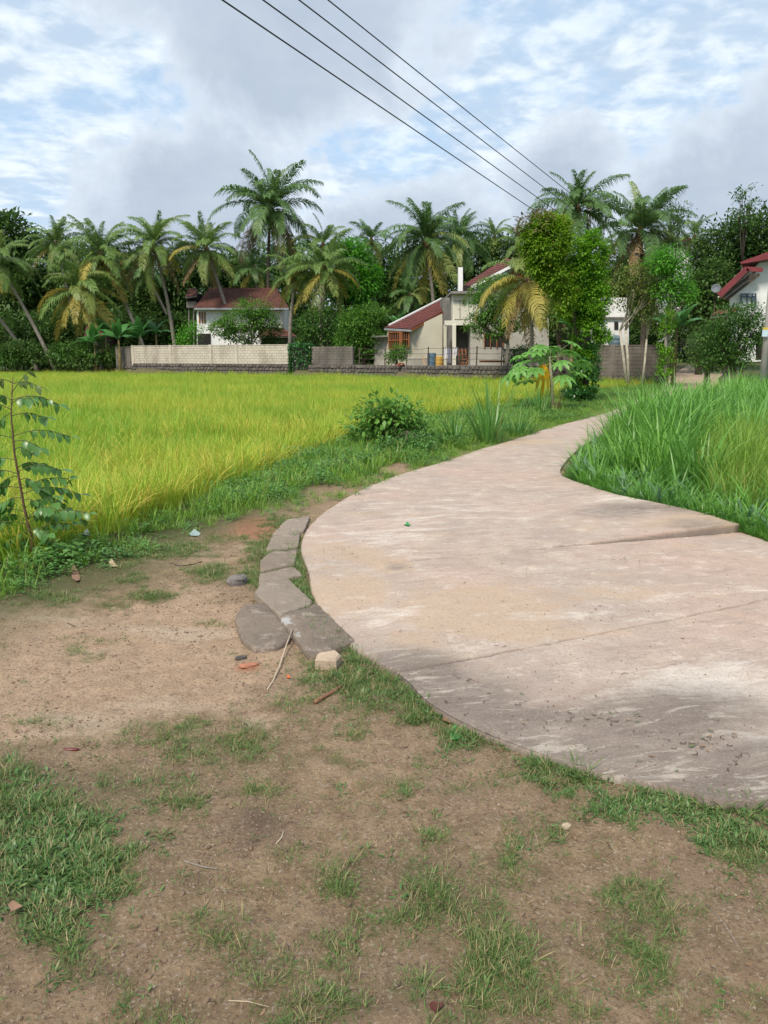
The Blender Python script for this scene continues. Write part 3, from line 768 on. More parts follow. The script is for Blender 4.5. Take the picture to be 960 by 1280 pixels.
# grass goes on beyond the picture as it does inside it
cpx = np.clip(fpx, 5, 955); cpy = np.clip(fpy, 0, 1275)
dg = blobsum(cpx, cpy, GRASS); nb = fbm(xs, ys, 7, 3, 61); nb2 = fbm(xs, ys, 1.8, 2, 62)
pr = sstep(dg + (nb - 0.5) * 1.1 + (nb2 - .5) * 0.5, 0.10, 0.85) * 0.9
pr = np.maximum(pr, 0.04 * (fpy > 900)) + 0.26 * sstep(nb + (nb2 - .5) * .4, 0.52, 0.75) * (fpy > 900)
k = rng.random(len(xs)) < pr * 0.85
xs, ys, cpx, cpy, dg = xs[k], ys[k], cpx[k], cpy[k], dg[k]
bb = blobsum(cpx, cpy, BROAD); r_ = rng.random(len(xs))
pid = np.where(r_ < 0.15, rng.integers(10, 13, len(xs)), np.where(rng.random(len(xs)) < bb * 0.75 + 0.05, rng.integers(6, 10, len(xs)), np.where(rng.random(len(xs)) < .12, rng.integers(4, 6, len(xs)), rng.integers(0, 4, len(xs)))))
s = rng.uniform(0.35, 1.05, len(xs)) * (0.55 + 0.5 * dg)
scatter('short_grass', sp, np.stack([xs, ys, ground_z(xs, ys)], 1), zrot(len(xs), 0.2), iso(s), pid)
print('short', len(xs))
# grass squeezed against the rim of the near slab and in the seam by the kerb
edge_pl = GL([(372, 668), (373, 700), (385, 742), (402, 775), (440, 812), (492, 852), (540, 892), (600, 922), (680, 954), (760, 977), (860, 1000), (960, 1013)], 0) + [(3.2, 2.55), (6, 2.2)]
e = resample(edge_pl, 2600, False); off = np.abs(rng.normal(0, 0.055, 2600))
tn = np.gradient(e, axis=0); tn /= np.linalg.norm(tn, axis=1, keepdims=True)
ex = e[:, 0] - np.abs(tn[:, 1]) * off * 1; ey = e[:, 1] - off * 0.8
k = (fbm(ex, ey, 2.2, 3, 41) > 0.40) & (rng.random(2600) < .8)
ex, ey = ex[k], ey[k]
scatter('rim_grass', sp[:10], np.stack([ex, ey, ground_z(ex, ey)], 1), zrot(len(ex), 0.25), iso(rng.uniform(.5, 1.15, len(ex))), rng.integers(0, 10, len(ex)))

# right of the road: reeds, bluish blades along the slab, a thin-bladed paddy grass behind
bound = A_right[1:]
rp = [clump('reed_clump', 14, 0.16, 1.62, 0.040, 0.12, 0.95, G_reed, 5, Wv=.6) for _ in range(4)]
rp += [clump('reed_clump', 11, 0.14, 1.35, 0.038, 0.22, 1.3, G_reed, 5, Wv=.35) for _ in range(2)]
bp = [clump('bluish_clump', 8, 0.08, 0.66, 0.034, 0.25, 1.5, G_blue, 5) for _ in range(2)] + [clump('low_clump', 20, 0.14, 0.42, 0.015, 0.25, 1.2, G_reed, 4) for _ in range(3)]
pp = [clump('thin_clump', 22, 0.14, 0.85, 0.009, 0.12, 0.9, leafmat('thin_grass', (0.20, 0.36, 0.045), (0.31, 0.46, 0.07), (0.42, 0.44, 0.12), 0.4, 0.5, 0.3, yamt=.07), 4) for _ in range(4)]
right_side = [(j1r.x, j1r.y)] + A_right[1:] + [(20.5, 45), (32, 62), (44, 62), (44, 4)] + [(9, 4.6), (6.1, 4.9)] + B_right[::-1][:2]
xs, ys = inbox(80000, right_side)
d = segdist(xs, ys, [(9, 4.6), (6.1, 4.9)] + B_right[::-1] + A_right[1:] + [(20.5, 45), (32, 62)], False)
fpx, fpy = proj(xs, ys, 0 * xs)
thin_poly = [(3.6, 7.9), (4.0, 10), (5.0, 12.4), (7.5, 14), (14, 15), (40, 17), (40, 4), (5.6, 5.6)]
thin = pip(xs, ys, thin_poly)
wig = (fbm(xs, ys, 1.1, 2, 19) - .5) * 0.5
zone_edge = (d < 0.50 + wig) & (ys < 14)
r_ = rng.random(len(xs))
dens = np.where((~thin) & (ys > 11) & (ys < 24), 1.0, 0) + np.where(zone_edge, 1.0, np.where(thin, 0.80, 0.62)) * np.where(ys > 30, 0.5, 1.0) * np.where(fpx > 1350, .3, 1.0)
base_d = 16.0 * 0.9
area = 40 * 58 / 80000.
k = (r_ < dens) & (d > 0.14) & (fpx < 2200)
xs, ys, d, thin, zone_edge = xs[k], ys[k], d[k], thin[k], zone_edge[k]
s = rng.uniform(0.75, 1.1, len(xs)); q = rng.random(len(xs))
s = s * 1.0
pid = np.where(zone_edge, np.where(q < 0.30, rng.integers(6, 8, len(xs)), rng.integers(8, 11, len(xs))), np.where(thin & (q < .97), rng.integers(11, 15, len(xs)), rng.integers(0, 6, len(xs))))
s = s * np.where(pid < 6, np.where(ys > 12, 0.34, 0.40) + np.where(ys > 12, 0.66, 0.60) * sstep(d, 0.2, np.where(ys > 12, .9, 1.4)), 1.0) * np.where((pid >= 6) & (pid < 8), 0.85, 1.0)
s = s * np.where(pid < 6, 0.76 + 0.46 * fbm(xs, ys, 0.9, 3, 27), 1.0)
s = s * np.where(pid < 6, np.where(ys > 26, 0.62, 0.86) * np.where(xs > 5.4 + .12 * (ys - 8), .90, 1.0), 1)
scatter('reed_bank', rp + bp + pp, np.stack([xs, ys, ground_z(xs, ys) - .01], 1), zrot(len(xs), 0.10), iso(s), pid)
print('reeds', len(xs))
# dense extra rows right along the slab edge
e = resample([(5.4, 5.1)] + B_right[::-1] + A_right[1:9], 1500, False); o = np.abs(rng.normal(0, .16, 1500)) + 0.05
tn = np.gradient(e, axis=0); tn /= np.linalg.norm(tn, axis=1, keepdims=True)
ex = e[:, 0] + np.abs(tn[:, 1]) * o; ey = e[:, 1] + np.abs(tn[:, 0]) * o
k = ~pip(ex, ey, road_poly) & (ey > 5.8) & (ey < 10.2)
ex, ey = ex[k], ey[k]; q = rng.random(len(ex))
sc_ = rng.uniform(.45, 1.0, len(ex)) * (0.55 + 0.2 * sstep(ey, 7, 11))
scatter('low_reed_fringe', rp + bp, np.stack([ex, ey, ground_z(ex, ey) - .01], 1), zrot(len(ex), 0.2), iso(sc_), np.where(q < .07, rng.integers(6, 8, len(ex)), np.where(q < .12, rng.integers(4, 6, len(ex)), rng.integers(8, 11, len(ex)))))
# ------------------------------------------------------------------ palms
BARK = plain('palm_bark', (0.30, 0.27, 0.23), (0.19, 0.165, 0.14), 6, 0.95, 0.02, 14)
BARK_D = plain('dark_bark', (0.12, 0.095, 0.075), (0.07, 0.055, 0.045), 5, 0.95, 0.02, 14)
BARK_P = plain('pale_bark', (0.48, 0.44, 0.36), (0.30, 0.27, 0.21), 5, 0.9, 0.01, 18)
FIBRE = plain('dead_palm_fibre', (0.20, 0.12, 0.07), (0.11, 0.07, 0.045), 8, 0.95, 0.02)
F_green = leafmat('palm_green', (0.135, 0.235, 0.055), (0.22, 0.33, 0.090), None, 0.35, 0.48, 0.3)
F_deep = leafmat('palm_deep', (0.090, 0.185, 0.052), (0.155, 0.265, 0.078), None, 0.35, 0.45, 0.35)
F_olive = leafmat('palm_olive', (0.17, 0.235, 0.055), (0.26, 0.31, 0.080), None, 0.3, 0.45, 0.35)
F_yellow = leafmat('palm_yellow', (0.38, 0.34, 0.065), (0.50, 0.42, 0.11), None, 0.35, 0.5, 0.3)
F_dry = leafmat('palm_dry', (0.34, 0.23, 0.12), (0.44, 0.32, 0.18), None, 0.2, 0.8, 0.15)
FROND = {}
def frond_mesh(elev, mat, var=0):
    key = (elev, mat.name, var)
    if key in FROND: return FROND[key]
    rs = np.random.default_rng(int(elev * 7 + var * 131 + 999))
    L = 4.3; K = 26
    bend = {82: 45, 66: 75, 48: 92, 30: 88, 12: 78, -8: 62, -28: 45, -50: 28}[elev] + rs.uniform(-10, 12)
    s = np.linspace(0, 1, K); ang = R(elev) - R(bend) * s ** 1.5
    sway = rs.uniform(-0.25, 0.25)
    dx = np.cos(ang); dz = np.sin(ang)
    p = np.zeros((K, 3))
    for i in range(1, K):
        p[i] = p[i - 1] + np.array([dx[i], math.sin(sway * s[i] ** 2) * abs(dx[i]) * .6, dz[i]]) * L / (K - 1)
    V = []; Q = []; T = []; TI = []
    def add(vs, q, tr, ti):
        b = len(V); V.extend(vs); Q.extend([[i + b for i in f] for f in q]); T.extend([[i + b for i in f] for f in tr]); TI.extend([ti] * len(vs))
    rad = np.interp(s, [0, .12, 1], [0.075, 0.035, 0.008])
    vs = []
    for i in range(K): vs += [p[i] + (0, rad[i], 0), p[i] + (0, -rad[i], 0), p[i] + (0, 0, -rad[i])]
    add(vs, [[3 * i + a, 3 * i + (a + 1) % 3, 3 * i + 3 + (a + 1) % 3, 3 * i + 3 + a] for i in range(K - 1) for a in range(3)], [], 0.9)
    N = 60
    for side in (1, -1):
        for j in range(N):
            u = 0.13 + 0.87 * (j + rs.uniform(-.3, .3)) / N; u = min(max(u, .1), .995)
            k = u * (K - 1); i = int(k); fr = k - i; i2 = min(i + 1, K - 1)
            q0 = p[i] * (1 - fr) + p[i2] * fr; td = p[i2] - p[max(i2 - 1, 0)]; td = td / np.linalg.norm(td)
            ll = 1.02 * (0.30 + 0.70 * math.sin(math.pi * min(1, u ** 0.75 * 0.92 + 0.04))) * rs.uniform(.8, 1.1)
            if rs.random() < (0.05 if elev > -20 else .16): continue
            nrm = np.cross(td, [0, 1, 0]); nrm /= np.linalg.norm(nrm)
            if nrm[2] < 0 and elev > -20: nrm = -nrm
            d = np.array([0, side, 0]) * rs.uniform(.62, .85) + td * rs.uniform(.5, .75) + nrm * rs.uniform(-.05, .25)
            d /= np.linalg.norm(d)
            dr = 0.55 + 0.5 * u
            d2 = d * 0.75 + np.array([0, 0, -1.0]) * dr * rs.uniform(.7, 1.2); d2 /= np.linalg.norm(d2)
            w_ = (0.074 if elev > -20 else .052) * rs.uniform(.6, 1.2)
            if elev < -20: d2 += rs.normal(0, .22, 3)
            wv = np.cross(d, nrm); wv = wv / (np.linalg.norm(wv) + 1e-6) * w_ / 2
            m1 = q0 + d * ll * 0.45; e = m1 + d2 * ll * 0.55
            add([q0 - wv * .6, q0 + wv * .6, m1 + wv, m1 - wv, e], [[0, 1, 2, 3]], [[3, 2, 4]], rs.random())
    me = np_mesh('frond', V, [Q, T], mat, dict(tint=TI))
    FROND[key] = me
    return me
NUT = {}
def palm(px, py, Y, base, rpx, label, green=F_green, yel=0.3, nf=26, dead=0.0, dark_trunk=False, nuts=0, group='coconut palms behind the field walls', tr=0.17, low=-50, up=82, mid=None):
    c = W(px, py, Y)
    bx, by = base
    b = W(bx, by, Y + 0.5); g_ = gz(b.x, b.y)
    if b.z > g_ + 0.3 or b.z < g_:      # carry the visible trunk line on down to the soil
        dirv = (b - c); kk = (g_ - c.z) / dirv.z if abs(dirv.z) > 1e-3 else 1
        b = c + dirv * kk if by > py + 12 else Vector((c.x, c.y, g_))
    b.z = g_
    root = thing('coconut_palm', label, 'palm tree', tuple(b), group)
    sc_ = rpx * Y / FPX / 3.45
    pts = []; rad = []
    for i in range(15):
        u = i / 14; q = b.lerp(c, u); bow = math.sin(u * math.pi) * (c - b).length * 0.025
        q.x += bow * (1 if c.x > b.x else -1) * -1
        pts.append(q); rad.append((tr * 1.5 if i == 0 else tr * (1.08 - 0.42 * u)) * (1 + 0.05 * (i % 2)))
    MB().tube(pts, rad, 9, jit=.04).build('trunk', BARK_D if dark_trunk else BARK, root, smooth=True)
    m = MB(); m.lathe((c.x, c.y, c.z - 0.75 * sc_), [(0.13 * sc_, 0), (0.30 * sc_, 0.35 * sc_), (0.26 * sc_, 0.8 * sc_), (0.06 * sc_, 1.25 * sc_)], 9)
    for k in range(10):
        a = k * 2.4; m.bar((c.x + .2 * sc_ * math.cos(a), c.y + .2 * sc_ * math.sin(a), c.z - .2 * sc_), (c.x + .55 * sc_ * math.cos(a), c.y + .55 * sc_ * math.sin(a), c.z - (0.5 + .5 * random.random()) * sc_), .06, .03)
    m.build('crown_fibre', FIBRE, root, smooth=True)
    yel *= .75 if yel > .8 else .5; hl = random.uniform(-.10, .10)
    els = [82, 66, 48, 30, 12, -8, -28, -50]
    els = [e for e in els if low <= e <= up]
    a0 = random.uniform(0, 6.28); nf = int(nf * 1.42)
    for k in range(nf):
        u = (k + 0.5) / nf
        e = els[min(int(u ** (0.98 + hl) * len(els)), len(els) - 1)]
        if e <= -50 and random.random() < dead: mat = F_dry
        elif e <= -28: mat = F_yellow if random.random() < yel * 1.3 else F_olive if random.random() < .5 else green
        elif e <= 12: mat = F_yellow if random.random() < yel * .45 else F_olive if random.random() < yel * .9 else green
        else: mat = F_olive if random.random() < yel * 0.3 else green
        o = link('frond', frond_mesh(e, mat, k % 2), root)
        o.location = Vector((c.x, c.y, c.z)) - b
        o.rotation_euler = (random.uniform(-.4, .4), random.uniform(-.2, .2), a0 + k * 2.39996 + random.uniform(-.3, .3))
        q = sc_ * random.uniform(0.74, 1.14) * (0.80 if e == 82 else 1.0); o.scale = (q, q, q)
    if nuts:
        if 'n' not in NUT:
            q = MB(); q.lump((0, 0, 0), (.13, .13, .16), 0.06, 8, 6); NUT['n'] = q.build('coconut', plain('coconut_husk', (0.16, 0.13, 0.05), (0.12, 0.08, 0.04), 5, .7), smooth=True, link_=False).data
        for k in range(nuts):
            o = link('coconut', NUT['n'], root); a = k * 2.4
            o.location = Vector((c.x + math.cos(a) * .38 * sc_, c.y + math.sin(a) * .38 * sc_, c.z - (.35 + .13 * (k % 3)) * sc_)) - b; o.scale = (1.25 * sc_,) * 3
    return root
PALMS = [
 (-4, 328, 70, (57, 441), 46, 'leaning palm cut by the left edge of the photo, its pale trunk slanting down right', {}),
 (-40, 352, 72, (31, 443), 46, 'palm mostly outside the left edge, only its thin slanting trunk low in the shade', {}),
 (70, 306, 80, (96, 440), 36, 'palm with upright dark crown behind the yellow one at far left', dict(nf=22)),
 (100, 362, 70, (124, 452), 50, 'low spreading palm with bright yellow lower fronds at far left', dict(yel=.9, nf=24)),
 (126, 320, 72, (164, 404), 50, 'full green palm right of the yellow one, trunk kinked toward the white wall', dict(yel=.35, nf=28)),
 (192, 306, 73, (216, 430), 44, 'shaggy round palm whose clean pale trunk meets the left end of the white wall', dict(yel=.5, nf=30, dead=.3)),
 (182, 342, 82, (205, 392), 30, 'small shaded palm behind the shaggy one by the white wall', dict(nf=16, green=F_deep)),
 (258, 312, 72, (284, 402), 42, 'palm with spiky upright crown in front of the left house roof', dict(yel=.4, nf=28, dead=.5)),
 (338, 262, 76, (341, 420), 62, 'tallest palm of all, rising clear above the left house', dict(green=F_deep, yel=.45, nf=32, dark_trunk=True, nuts=6, dead=.6)),
 (318, 336, 84, (322, 400), 34, 'grey-green palm low behind the roof left of the tallest palm', dict(green=F_deep, nf=18)),
 (370, 344, 66, (364, 431), 36, 'olive drooping palm with leaning trunk ending beside the vine-covered wall post', dict(yel=.8, nf=20)),
 (406, 336, 64, (407, 432), 46, 'palm with round drooping crown and dark coconuts right of the leaning one', dict(yel=.3, nf=26, nuts=9, up=66)),
 (404, 306, 76, (404, 400), 34, 'bright feathery palm top peeping above the coconut-bearing palm', dict(nf=16, yel=.15)),
 (464, 300, 86, (465, 420), 28, 'small narrow palm top between the bright domed tree and the big middle palm', dict(green=F_deep, nf=16, low=-28)),
 (532, 302, 65, (543, 446), 52, 'largest middle palm, its thin trunk crossing the cream house wall', dict(green=F_deep, yel=.3, nf=34, dead=.2)),
 (574, 300, 78, (575, 400), 40, 'palm half hidden behind the right side of the big middle palm', dict(green=F_deep, nf=24)),
 (513, 370, 80, (514, 395), 32, 'dark palm in the shade under the big middle palm', dict(green=F_deep, nf=16)),
 (618, 296, 90, (618, 400), 28, 'small palm top over the maroon gable, left of its twin', dict(nf=16)),
 (648, 306, 86, (650, 400), 32, 'palm top over the maroon gable touching the vine mass', dict(nf=18, yel=.4)),
 (660, 350, 46, (662, 425), 68, 'low palm with hanging golden-yellow fronds in front of the gable', dict(yel=1.0, nf=17, up=48, low=-50, dead=.7, tr=.12)),
 (722, 262, 44, (724, 420), 56, 'palm rising right above the creeper pillar', dict(green=F_deep, yel=.12, nf=28, low=-28)),
 (800, 290, 52, (800, 430), 60, 'ragged palm with dark heart and one pale hanging frond right of the creeper pillar', dict(green=F_deep, yel=.2, nf=28, dead=.8, dark_trunk=True)),
 (868, 296, 84, (868, 400), 30, 'small palm by the white roof-top room at right', dict(nf=16)),
]
for a in PALMS: palm(a[0], a[1], a[2], a[3], a[4], a[5], **a[6])

# ------------------------------------------------------------------ broad-leaved trees
L_dark = leafmat('leaves_dark', (0.060, 0.130, 0.030), (0.115, 0.205, 0.045), None, 0.3, 0.5, 0.25)
L_mid = leafmat('leaves_mid', (0.060, 0.155, 0.028), (0.11, 0.23, 0.042), None, 0.35, 0.5, 0.3)
L_fresh = leafmat('leaves_fresh', (0.085, 0.22, 0.030), (0.16, 0.33, 0.045), None, 0.4, 0.5, 0.3)
L_bright = leafmat('leaves_bright', (0.085, 0.30, 0.025), (0.15, 0.41, 0.04), None, 0.4, 0.5, 0.3)
L_olive = leafmat('leaves_olive', (0.15, 0.22, 0.045), (0.22, 0.28, 0.06), (0.34, 0.27, 0.08), 0.4, 0.5, 0.35)
L_vine = leafmat('vine_leaves', (0.13, 0.34, 0.018), (0.24, 0.47, 0.04), (0.34, 0.36, 0.07), 0.45, 0.5, 0.3, yamt=0.07)
L_ivy = leafmat('ivy_leaves', (0.030, 0.125, 0.030), (0.060, 0.190, 0.045), None, 0.25, 0.4, 0.45)
L_shrub = leafmat('shrub_leaves', (0.11, 0.27, 0.045), (0.18, 0.36, 0.065), (0.27, 0.33, 0.08), 0.4, 0.45, 0.35)
def crown_arrays(blobs, n, size, clus=0.35, shell=0.55, up=0.5, squash=1.0):
    """blobs (x,y,z,rx,ry,rz): leaf clumps through each volume, thinner inside, uneven outline"""
    vol = np.array([b[3] * b[4] * b[5] for b in blobs]) ** 0.75; vol /= vol.sum()
    C = []; D = []; S = []; T = []
    for b, v in zip(blobs, vol):
        m = max(6, int(n * v)); k = max(4, m // 22)
        d = rng.normal(0, 1, (k, 3)); d /= np.linalg.norm(d, axis=1, keepdims=True)
        r = shell + (1 - shell) * rng.random(k) ** 0.6; r = r * (0.86 + 0.30 * vnoise(d[:, 0] * 2 + d[:, 2], d[:, 1] * 2 - d[:, 2], 1.3, int(abs(b[0] * 10)) % 97 + 3))
        cc = np.array(b[:3]) + d * r[:, None] * np.array(b[3:6])
        per = rng.integers(0, k, m); off = rng.normal(0, clus, (m, 3)) * np.array([1, 1, 0.6 * squash])
        C.append(cc[per] + off); dd = d[per] * 0.5 + norm(off) * 0.6 + rng.normal(0, .45, (m, 3)); dd[:, 2] -= 0.15 * 1; D.append(dd)
        T.append(np.clip(rng.random(k)[per] * 0.55 + rng.random(m) * 0.45, 0, 1)); S.append(size * rng.uniform(.6, 1.25, m))
    C = np.concatenate(C); D = np.concatenate(D); T = np.concatenate(T); S = np.concatenate(S)
    v, f = leaf_arrays(C, D, S, S * 0.52)
    return v, f, np.repeat(T, 4)
def tree(label, Y, base, pblobs, n, size, mat, bark=BARK_D, name='broadleaf_tree', cat='tree', tr=0.16, group=None, clus=0.3, shell=.5, depth=0.9, stems=1, spread=0.3, gzv=None):
    """pblobs: (px, py, rpx, rpy[, dY])"""
    k = Y / FPX
    bl = []
    for q in pblobs:
        dy = q[4] if len(q) > 4 else 0; c = W(q[0], q[1], Y + dy); kk = (Y + dy) / FPX
        bl.append((c.x, c.y, c.z, q[2] * kk, q[2] * kk * depth, q[3] * kk))
    b = W(base[0], base[1], Y); b.z = gz(b.x, b.y) if gzv is None else gzv
    root = thing(name, label, cat, tuple(b), group)
    m = MB(); cx = sum(q[0] for q in bl) / len(bl); low = min(q[2] - q[5] * .5 for q in bl)
    for s_ in range(stems):
        o = Vector((random.uniform(-1, 1), random.uniform(-1, 1), 0)) * spread * (stems > 1)
        fork = Vector((b.x * .6 + cx * .4, b.y, max(b.z + .4, b.z + (low - b.z) * .75))) + o * 2
        m.tube([b + o * .4 - Vector((0, 0, .15)), (b + o * .4).lerp(fork, .5) + Vector((random.uniform(-.08, .08), 0, 0)), fork], [tr * 1.15 / stems ** .4, tr * .9 / stems ** .4, tr * .75 / stems ** .4], 7)
        for q in bl:
            if stems > 1 and random.random() < .4: continue
            e = Vector((q[0], q[1], q[2] + q[5] * .3)); mid = fork.lerp(e, .5) + Vector((random.uniform(-.2, .2) * q[3], random.uniform(-.2, .2) * q[3], 0))
            m.tube([fork, mid, e], [tr * .6 / stems ** .4, tr * .35, tr * .1], 5)
            for _ in range(3):
                e2 = e + Vector((random.uniform(-.7, .7) * q[3], random.uniform(-.7, .7) * q[4], random.uniform(-.2, .6) * q[5])); m.tube([mid, e2], [tr * .22, tr * .06], 4)
    m.build('trunk', bark, root, smooth=True)
    v, f, ti = crown_arrays(bl, n, size, clus, shell)
    part_np('crown', v, [f], mat, root, dict(tint=ti))
    return root
BG = [  # the dark belt behind the palms
 ('big dark tree rising at the left edge of the photo', 92, (10, 440), [(2, 300, 34, 30), (-30, 330, 40, 50), (20, 360, 36, 40)], 5200, .55, L_dark),
 ('dark tree between the two palms at far left', 96, (55, 440), [(45, 335, 40, 40), (60, 385, 40, 45), (90, 330, 26, 28)], 4600, .42, L_dark),
 ('dark tree behind the yellow-fronded palm', 90, (110, 440), [(105, 340, 36, 32), (115, 390, 38, 42), (150, 360, 30, 40)], 4600, .40, L_dark),
 ('deep green tree between the yellow palm and the shaggy palm', 88, (165, 440), [(165, 345, 28, 26), (160, 395, 34, 36), (195, 385, 30, 36)], 4200, .38, L_dark),
 ('dark tree left of the white house', 86, (222, 440), [(222, 355, 26, 36), (215, 400, 26, 34), (238, 330, 24, 20)], 3600, .38, L_dark),
 ('dark tree over the ridge of the left house', 92, (290, 440), [(285, 340, 34, 22), (310, 350, 30, 20), (270, 345, 24, 20)], 3400, .36, L_dark),
 ('rounded tree filling the gap below the tallest palm', 90, (355, 440), [(350, 330, 26, 26), (360, 365, 30, 30), (385, 330, 26, 26)], 3600, .36, L_mid),
 ('bright green domed tree beside the coconut-bearing palm', 82, (435, 440), [(438, 322, 20, 20), (425, 345, 28, 28), (452, 355, 22, 26), (415, 322, 15, 15)], 5200, .32, L_bright),
 ('dark tree behind the bright domed one', 92, (470, 440), [(480, 335, 30, 26), (470, 370, 34, 36), (495, 390, 26, 34)], 4400, .38, L_dark),
 ('shadowy tree behind the lower maroon roof', 88, (515, 440), [(520, 350, 34, 30), (510, 385, 34, 32)], 3600, .36, L_dark),
 ('dark tree behind the chimney of the cream house', 90, (580, 440), [(590, 325, 34, 26), (560, 345, 30, 32), (625, 318, 30, 20)], 4200, .36, L_dark),
 ('dark tree behind the creeper pillar', 72, (700, 440), [(690, 340, 34, 40), (720, 380, 34, 44), (760, 350, 26, 44)], 4600, .34, L_dark),
 ('shaded tree behind the pale-stemmed tree', 70, (780, 440), [(780, 365, 28, 36), (800, 345, 30, 34)], 3600, .32, L_dark),
 ('large dark tree spreading above the right house', 62, (900, 440), [(905, 312, 36, 34), (945, 300, 36, 32), (880, 345, 26, 34), (925, 345, 34, 34), (975, 320, 36, 40)], 9500, .30, L_dark),
 ('dark tree with gaps of sky between the banana plant and the right house', 58, (875, 445), [(868, 370, 22, 34), (885, 385, 26, 30), (892, 350, 20, 24)], 3200, .26, L_dark),
]
for l_, Y_, b_, bl_, n_, s_, m_ in BG: tree(l_, Y_, b_, bl_, int(n_ * (2.6 if Y_ > 80 else 1.8)), s_ * 1.2, m_, clus=0.5, tr=.25, group='trees behind the palms')
tree('slender sparse tree whose leafy tiers stand against the sky at upper right', 58, (930, 330), [(932, 236, 9, 3), (925, 245, 11, 4), (938, 254, 13, 4), (924, 263, 14, 5), (934, 275, 17, 6)], 520, .26, L_mid, tr=.1, clus=.18, group='trees behind the palms')
tree('dark bushy tree behind the ragged palm, leaves dangling against the sky', 62, (838, 440), [(842, 262, 12, 9), (832, 285, 18, 14), (848, 275, 10, 12), (825, 320, 22, 24)], 2400, .24, L_dark, clus=.3, group='trees behind the palms')
# a wood beyond them all, one mass
bl = []
for x_ in np.linspace(-75, 92, 44):
    for Y_, zt in ((112, 11), (128, 15.5)):
        h_ = zt * random.uniform(.72, 1.05); bl.append((x_ + random.uniform(-2, 2), Y_ + random.uniform(-4, 4), h_ * .5, 4.4, 3, h_ * .55))
v, f, ti = crown_arrays(bl, 110000, 1.0, .8, .6)
link('far_wood', np_mesh('far_wood', v, [f], L_dark, dict(tint=ti)), kind='stuff')
bl = [(x_, 81 + random.uniform(-2, 2), 3.2, 2.6, 1.6, 3.0) for x_ in np.linspace(-44, 40, 40) if not (-19 < x_ < -6)]
v, f, ti = crown_arrays(bl, 52000, .5, .5, .6)
link('undergrowth', np_mesh('undergrowth', v, [f], L_dark, dict(tint=ti)), kind='stuff')
# nearer garden trees and shrubs
GD = [
 ('wide-topped small tree with several thin stems in front of the left house', 66, (310, 434), [(300, 402, 30, 12), (278, 410, 20, 10), (318, 385, 24, 10), (330, 400, 20, 12), (300, 420, 24, 8)], 7000, .22, L_fresh, dict(stems=4, tr=.12, bark=BARK, clus=.22)),
 ('low bright shrub behind the left part of the white wall', 68, (236, 434), [(236, 415, 14, 10), (232, 426, 12, 7)], 1300, .2, L_bright, dict(name='garden_shrub', cat='shrub')),
 ('round glossy tree between the hedge post and the cream house', 60, (455, 452), [(448, 405, 22, 16), (466, 392, 16, 13), (440, 425, 20, 16), (462, 425, 18, 18)], 6600, .22, L_fresh, dict(clus=.25)),
 ('shady tree behind the vine-covered wall post', 63, (395, 448), [(392, 405, 18, 18), (412, 400, 14, 20), (385, 430, 14, 14), (415, 428, 16, 18)], 4200, .22, L_mid, dict(clus=.25)),
 ('leafy tree with a forked pale trunk standing before the cream house', 52, (632, 452), [(622, 368, 26, 22), (602, 385, 20, 18), (640, 392, 26, 22), (618, 405, 22, 16), (594, 404, 12, 10), (603, 415, 9, 9)], 9000, .18, L_fresh, dict(clus=.22, bark=BARK, stems=2)),
 ('golden-green bush hanging below the vine mass, right of the yellow palm', 42, (700, 440), [(698, 375, 14, 30), (692, 400, 12, 22), (705, 345, 14, 22)], 2600, .15, L_olive, dict(clus=.2)),
 ('small tree with two bright pale forking stems in front of the grey wall', 40.5, (789, 470), [(776, 352, 17, 14), (796, 345, 18, 14), (812, 365, 14, 14), (775, 372, 12, 12), (800, 380, 18, 16), (790, 362, 14, 14)], 3000, .14, L_olive, dict(clus=.2, bark=BARK_P, stems=2, tr=.11, spread=.4)),
 ('thin pale-stemmed tree with reddish top right of the forking one', 41, (803, 470), [(808, 395, 14, 16), (815, 375, 14, 16), (822, 350, 12, 16)], 1500, .13, L_olive, dict(clus=.2, bark=BARK_P, tr=.07)),
 ('upright tree with light green lobes rising at the end of the grey wall', 40, (833, 474), [(828, 330, 18, 12), (842, 345, 16, 16), (852, 368, 14, 12), (832, 362, 14, 14), (862, 365, 10, 8), (838, 318, 16, 8)], 5200, .15, L_bright, dict(clus=.2, bark=BARK_P, tr=.10)),
 ('sprawling dark shrub over the wall beside the right house', 33, (905, 456), [(915, 400, 26, 14), (893, 418, 22, 13), (935, 395, 20, 14), (930, 420, 24, 20), (900, 435, 26, 18), (948, 410, 14, 18), (915, 446, 30, 12), (890, 452, 16, 8)], 9000, .13, L_mid, dict(name='garden_shrub', cat='shrub', clus=.2, bark=BARK)),
 ('dark rounded bush in the shade beside the lane', 36, (885, 452), [(880, 428, 16, 16), (892, 440, 18, 12), (878, 450, 14, 8), (896, 452, 16, 8)], 4400, .13, L_dark, dict(name='garden_shrub', cat='shrub', clus=.2)),
]
for l_, Y_, b_, bl_, n_, s_, m_, kw in GD: tree(l_, Y_, b_, bl_, n_, s_, m_, **kw)
tree('soft green shrub hiding the lower corner of the cream house wing', 54.5, (496, 456), [(500, 440, 11, 9), (492, 446, 9, 7)], 1500, .16, L_fresh, name='garden_shrub', cat='shrub', clus=.18, tr=.06)
tree('shrub between the left house and the leaning palm trunk', 67.5, (346, 436), [(345, 420, 9, 14), (338, 428, 10, 8)], 1500, .2, L_mid, name='garden_shrub', cat='shrub', clus=.2, tr=.06)
tree('leafy shrub under the dark windows of the cream house', 53.5, (660, 456), [(662, 442, 22, 10), (645, 446, 14, 8)], 2200, .16, L_mid, name='garden_shrub', cat='shrub', clus=.2, tr=.06)
